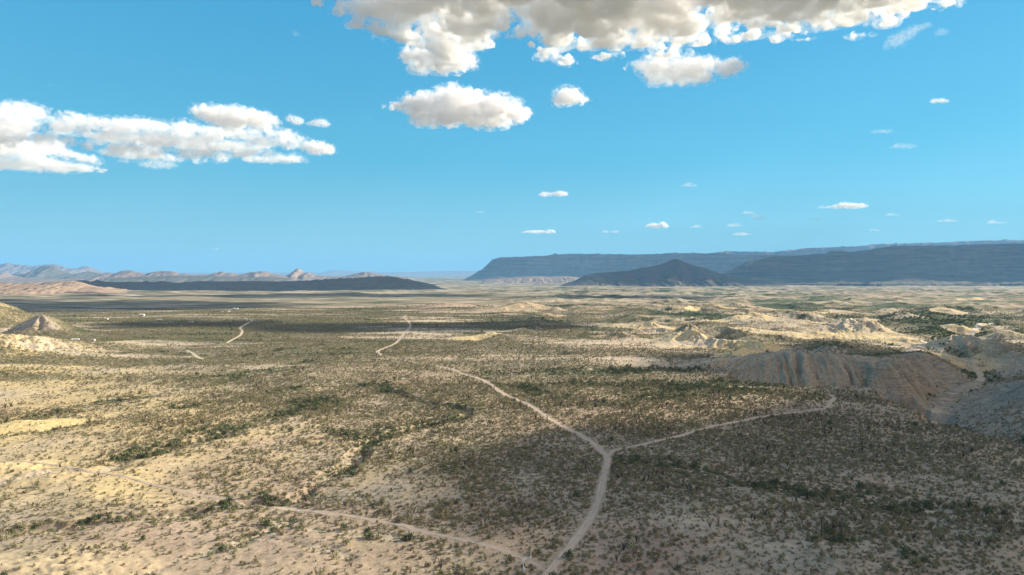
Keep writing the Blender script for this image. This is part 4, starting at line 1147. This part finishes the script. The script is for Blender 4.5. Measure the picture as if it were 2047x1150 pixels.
def house(px, py, w, d, h, rz, label, wallm, roofm, group='small houses scattered over the plain', gable=True, cat='house', name='house'):
    w *= .72; d *= .8; x, y = G(px, py); o = root(name, x, y, rz, label, cat, group)
    part('wall', join_parts([boxes([(-w / 2, w / 2, -d / 2, d / 2, -1.5, h)])]), wallm, o)
    e = .45
    if gable:
        rh = d * .22; V = []; F = []
        for xx in (-w / 2 - e, w / 2 + e):
            V += [(xx, -d / 2 - e, h + .02), (xx, 0, h + rh), (xx, d / 2 + e, h + .02), (xx, d / 2 + e, h + .22), (xx, 0, h + rh + .22), (xx, -d / 2 - e, h + .22)]
        F = [(0, 1, 4, 5), (1, 2, 3, 4), (6, 11, 10, 7), (7, 10, 9, 8), (0, 5, 11, 6), (5, 4, 10, 11), (4, 3, 9, 10), (3, 2, 8, 9), (2, 1, 7, 8), (1, 0, 6, 7)]
        part('roof', (V, F), roofm, o)
        part('gable', ([(-w / 2, -d / 2, h), (-w / 2, d / 2, h), (-w / 2, 0, h + rh), (w / 2, -d / 2, h), (w / 2, d / 2, h), (w / 2, 0, h + rh)], [(0, 2, 1), (3, 4, 5)]), wallm, o)
    else:
        part('roof', boxes([(-w / 2 - e, w / 2 + e, -d / 2 - e, d / 2 + e, h + .003, h + .28)]), roofm, o)
    part('door', boxes([(-.5, .5, -d / 2 - .06, -d / 2 + .02, -.1, 2.05)]), DARKW, o)
    for s in (-1, 1):
        cx = s * w * .28
        f = part('window', boxes([(cx - .75, cx + .75, -d / 2 - .05, -d / 2 + .02, .85, 2.0)]), WHITE, o)
        part('pane', boxes([(cx - .62, cx + .62, -d / 2 - .08, -d / 2 - .052, .97, 1.88)]), GLASS, f)
    return o


house(150, 682, 11, 7, 3.0, .3, 'white house with a pitched roof at the foot of the left hills', WHITE, METAL)
house(143, 681, 6, 4, 2.5, 1.3, 'small shed close against the left side of the white house by the hills', GREYW, METAL, name='shed', cat='shed')
house(185, 682, 7, 4, 2.4, -.2, 'low pale trailer standing right of the white house by the hills', GREYW, WHITE, gable=False, name='trailer', cat='trailer')
house(283, 632, 15, 9, 3.2, .1, 'lone bright-roofed house in the dark band of the left plain', WHITE, WHITE)
house(318, 642, 12, 7, 2.6, .2, 'low pale building among green shrubs below the lone bright-roofed house', TANW, METAL)
house(212, 640, 9, 5, 2.4, 0, 'small low building left of the lone bright-roofed house', GREYW, METAL)
house(381, 645, 11, 5, 2.4, .1, 'small pale building between the spur road and the green shrubs', GREYW, WHITE, gable=False)
house(468, 617, 9, 7, 3, .2, 'left one of two bright white houses farthest up the left plain', WHITE, WHITE)
house(474, 617, 7, 6, 3, -.2, 'right one of two bright white houses farthest up the left plain', WHITE, WHITE)
house(454, 624, 13, 6, 2.8, .1, 'long low white house just below the two white ones', WHITE, WHITE, gable=False)
house(444, 625, 4, 3, 2.6, .1, 'tiny white shed at the left end of the long low house', WHITE, WHITE, name='shed', cat='shed')
house(490, 641, 8, 5, 2.7, .2, 'pale house just above the top of the short spur road', GREYW, WHITE)
house(501, 644, 6, 5, 4.4, .1, 'tall narrow white building at the upper end of the short spur road', WHITE, WHITE)
house(868, 608, 14, 8, 3.2, .2, 'white house on the pinkish rise beyond the end of the main road', WHITE, WHITE)
house(873, 621, 5, 4, 3, .2, 'small white shed below the house on the pinkish rise', WHITE, WHITE, name='shed', cat='shed')
house(991, 617, 15, 8, 3, .1, 'wide white house near the pale hill in the middle distance', WHITE, WHITE)
house(978, 618, 5, 4, 2.6, .1, 'small white shed left of the wide white house near the pale hill', WHITE, WHITE, name='shed', cat='shed')
house(759, 601, 14, 7, 3, .2, 'white house in the cloud shadow beyond the end of the main road', WHITE, METAL)

# utility poles
def pole(px, py, h, rz, label, arm):
    x, y = G(px, py); o = root('utility_pole', x, y, rz, label, 'pole', 'bare utility poles by the road')
    part('post', tube((0, 0, -1), (.04, 0, h), .17, .12, 12), DARKW, o)
    a = part('crossarm', boxes([(-arm[0], arm[1], -.16, -.125 + .02, h - .55, h - .38)]), DARKW, o)
    for xx in (-arm[0] + .08, arm[1] - .08):
        part('insulator', join_parts([tube((xx, -.13, h - .38), (xx, -.13, h - .14), .05, .035, 8)]), CER, a)
    return o


pole(1647, 1083, 6.6, .15, 'shorter dark wooden pole, left of the two at lower right, arm pointing left', (1.0, .12))
pole(1687, 1085, 8.0, .1, 'taller dark wooden pole, right of the two poles at lower right', (.4, .5))

# white pipe-rail wings of the ranch entrance
def rail_fence(pts, label, hp=1.35, rails=4):
    P = Gs(pts); o = root('rail_fence', P[0][0], P[0][1], 0, label, 'fence', 'white pipe fences by the road mouth'); ox, oy, oz = o.location
    Q = []
    for (ax, ay), (bx, by) in zip(P[:-1], P[1:]):
        n = max(1, int(math.hypot(bx - ax, by - ay) / 1.3))
        Q += [(ax + (bx - ax) * i / n, ay + (by - ay) * i / n) for i in range(n)]
    Q.append(P[-1]); z, _ = terrain(np.array([q[0] for q in Q]), np.array([q[1] for q in Q]), False)
    Q = [(q[0] - ox, q[1] - oy, float(zz) - oz) for q, zz in zip(Q, z)]
    for q in Q:
        part('post', tube((q[0], q[1], q[2] - .4), (q[0], q[1], q[2] + hp), .07, .07, 8), WHITE, o)
    for k in range(rails):
        hz_ = .3 + k * (hp - .35) / (rails - 1)
        part('rail', join_parts([tube((a[0], a[1], a[2] + hz_), (b[0], b[1], b[2] + hz_), .045, .045, 6) for a, b in zip(Q[:-1], Q[1:])]), WHITE, o)


rail_fence([(1062, 1119), (1061, 1124), (1052, 1124), (1046, 1129)], 'curved white rail fence, upper wing beside the mouth of the left track')
rail_fence([(1044, 1131), (1046, 1139), (1050, 1148)], 'short white rail fence, lower wing beside the mouth of the left track', rails=5)

# white tank on the shaded flat
x_, y_ = G(1535, 768); o = root('water_tank', x_, y_, 0, 'small white upright tank on the shaded flat below the fluted grey bluff', 'tank')
part('tank_body', tube((0, 0, -.3), (0, 0, 2.3), 1.0, 1.0, 20), WHITE, o); part('lid', join_parts([tube((0, 0, 2.303), (0, 0, 2.55), 1.05, .35, 20), tube((0, 0, 2.55), (0, 0, 2.66), .3, .3, 12)]), WHITE, o)
part('pipe', join_parts([tube((1.0, 0, .3), (1.35, 0, .3), .06), tube((1.35, 0, .36), (1.35, 0, -.4), .06)]), METAL, o)
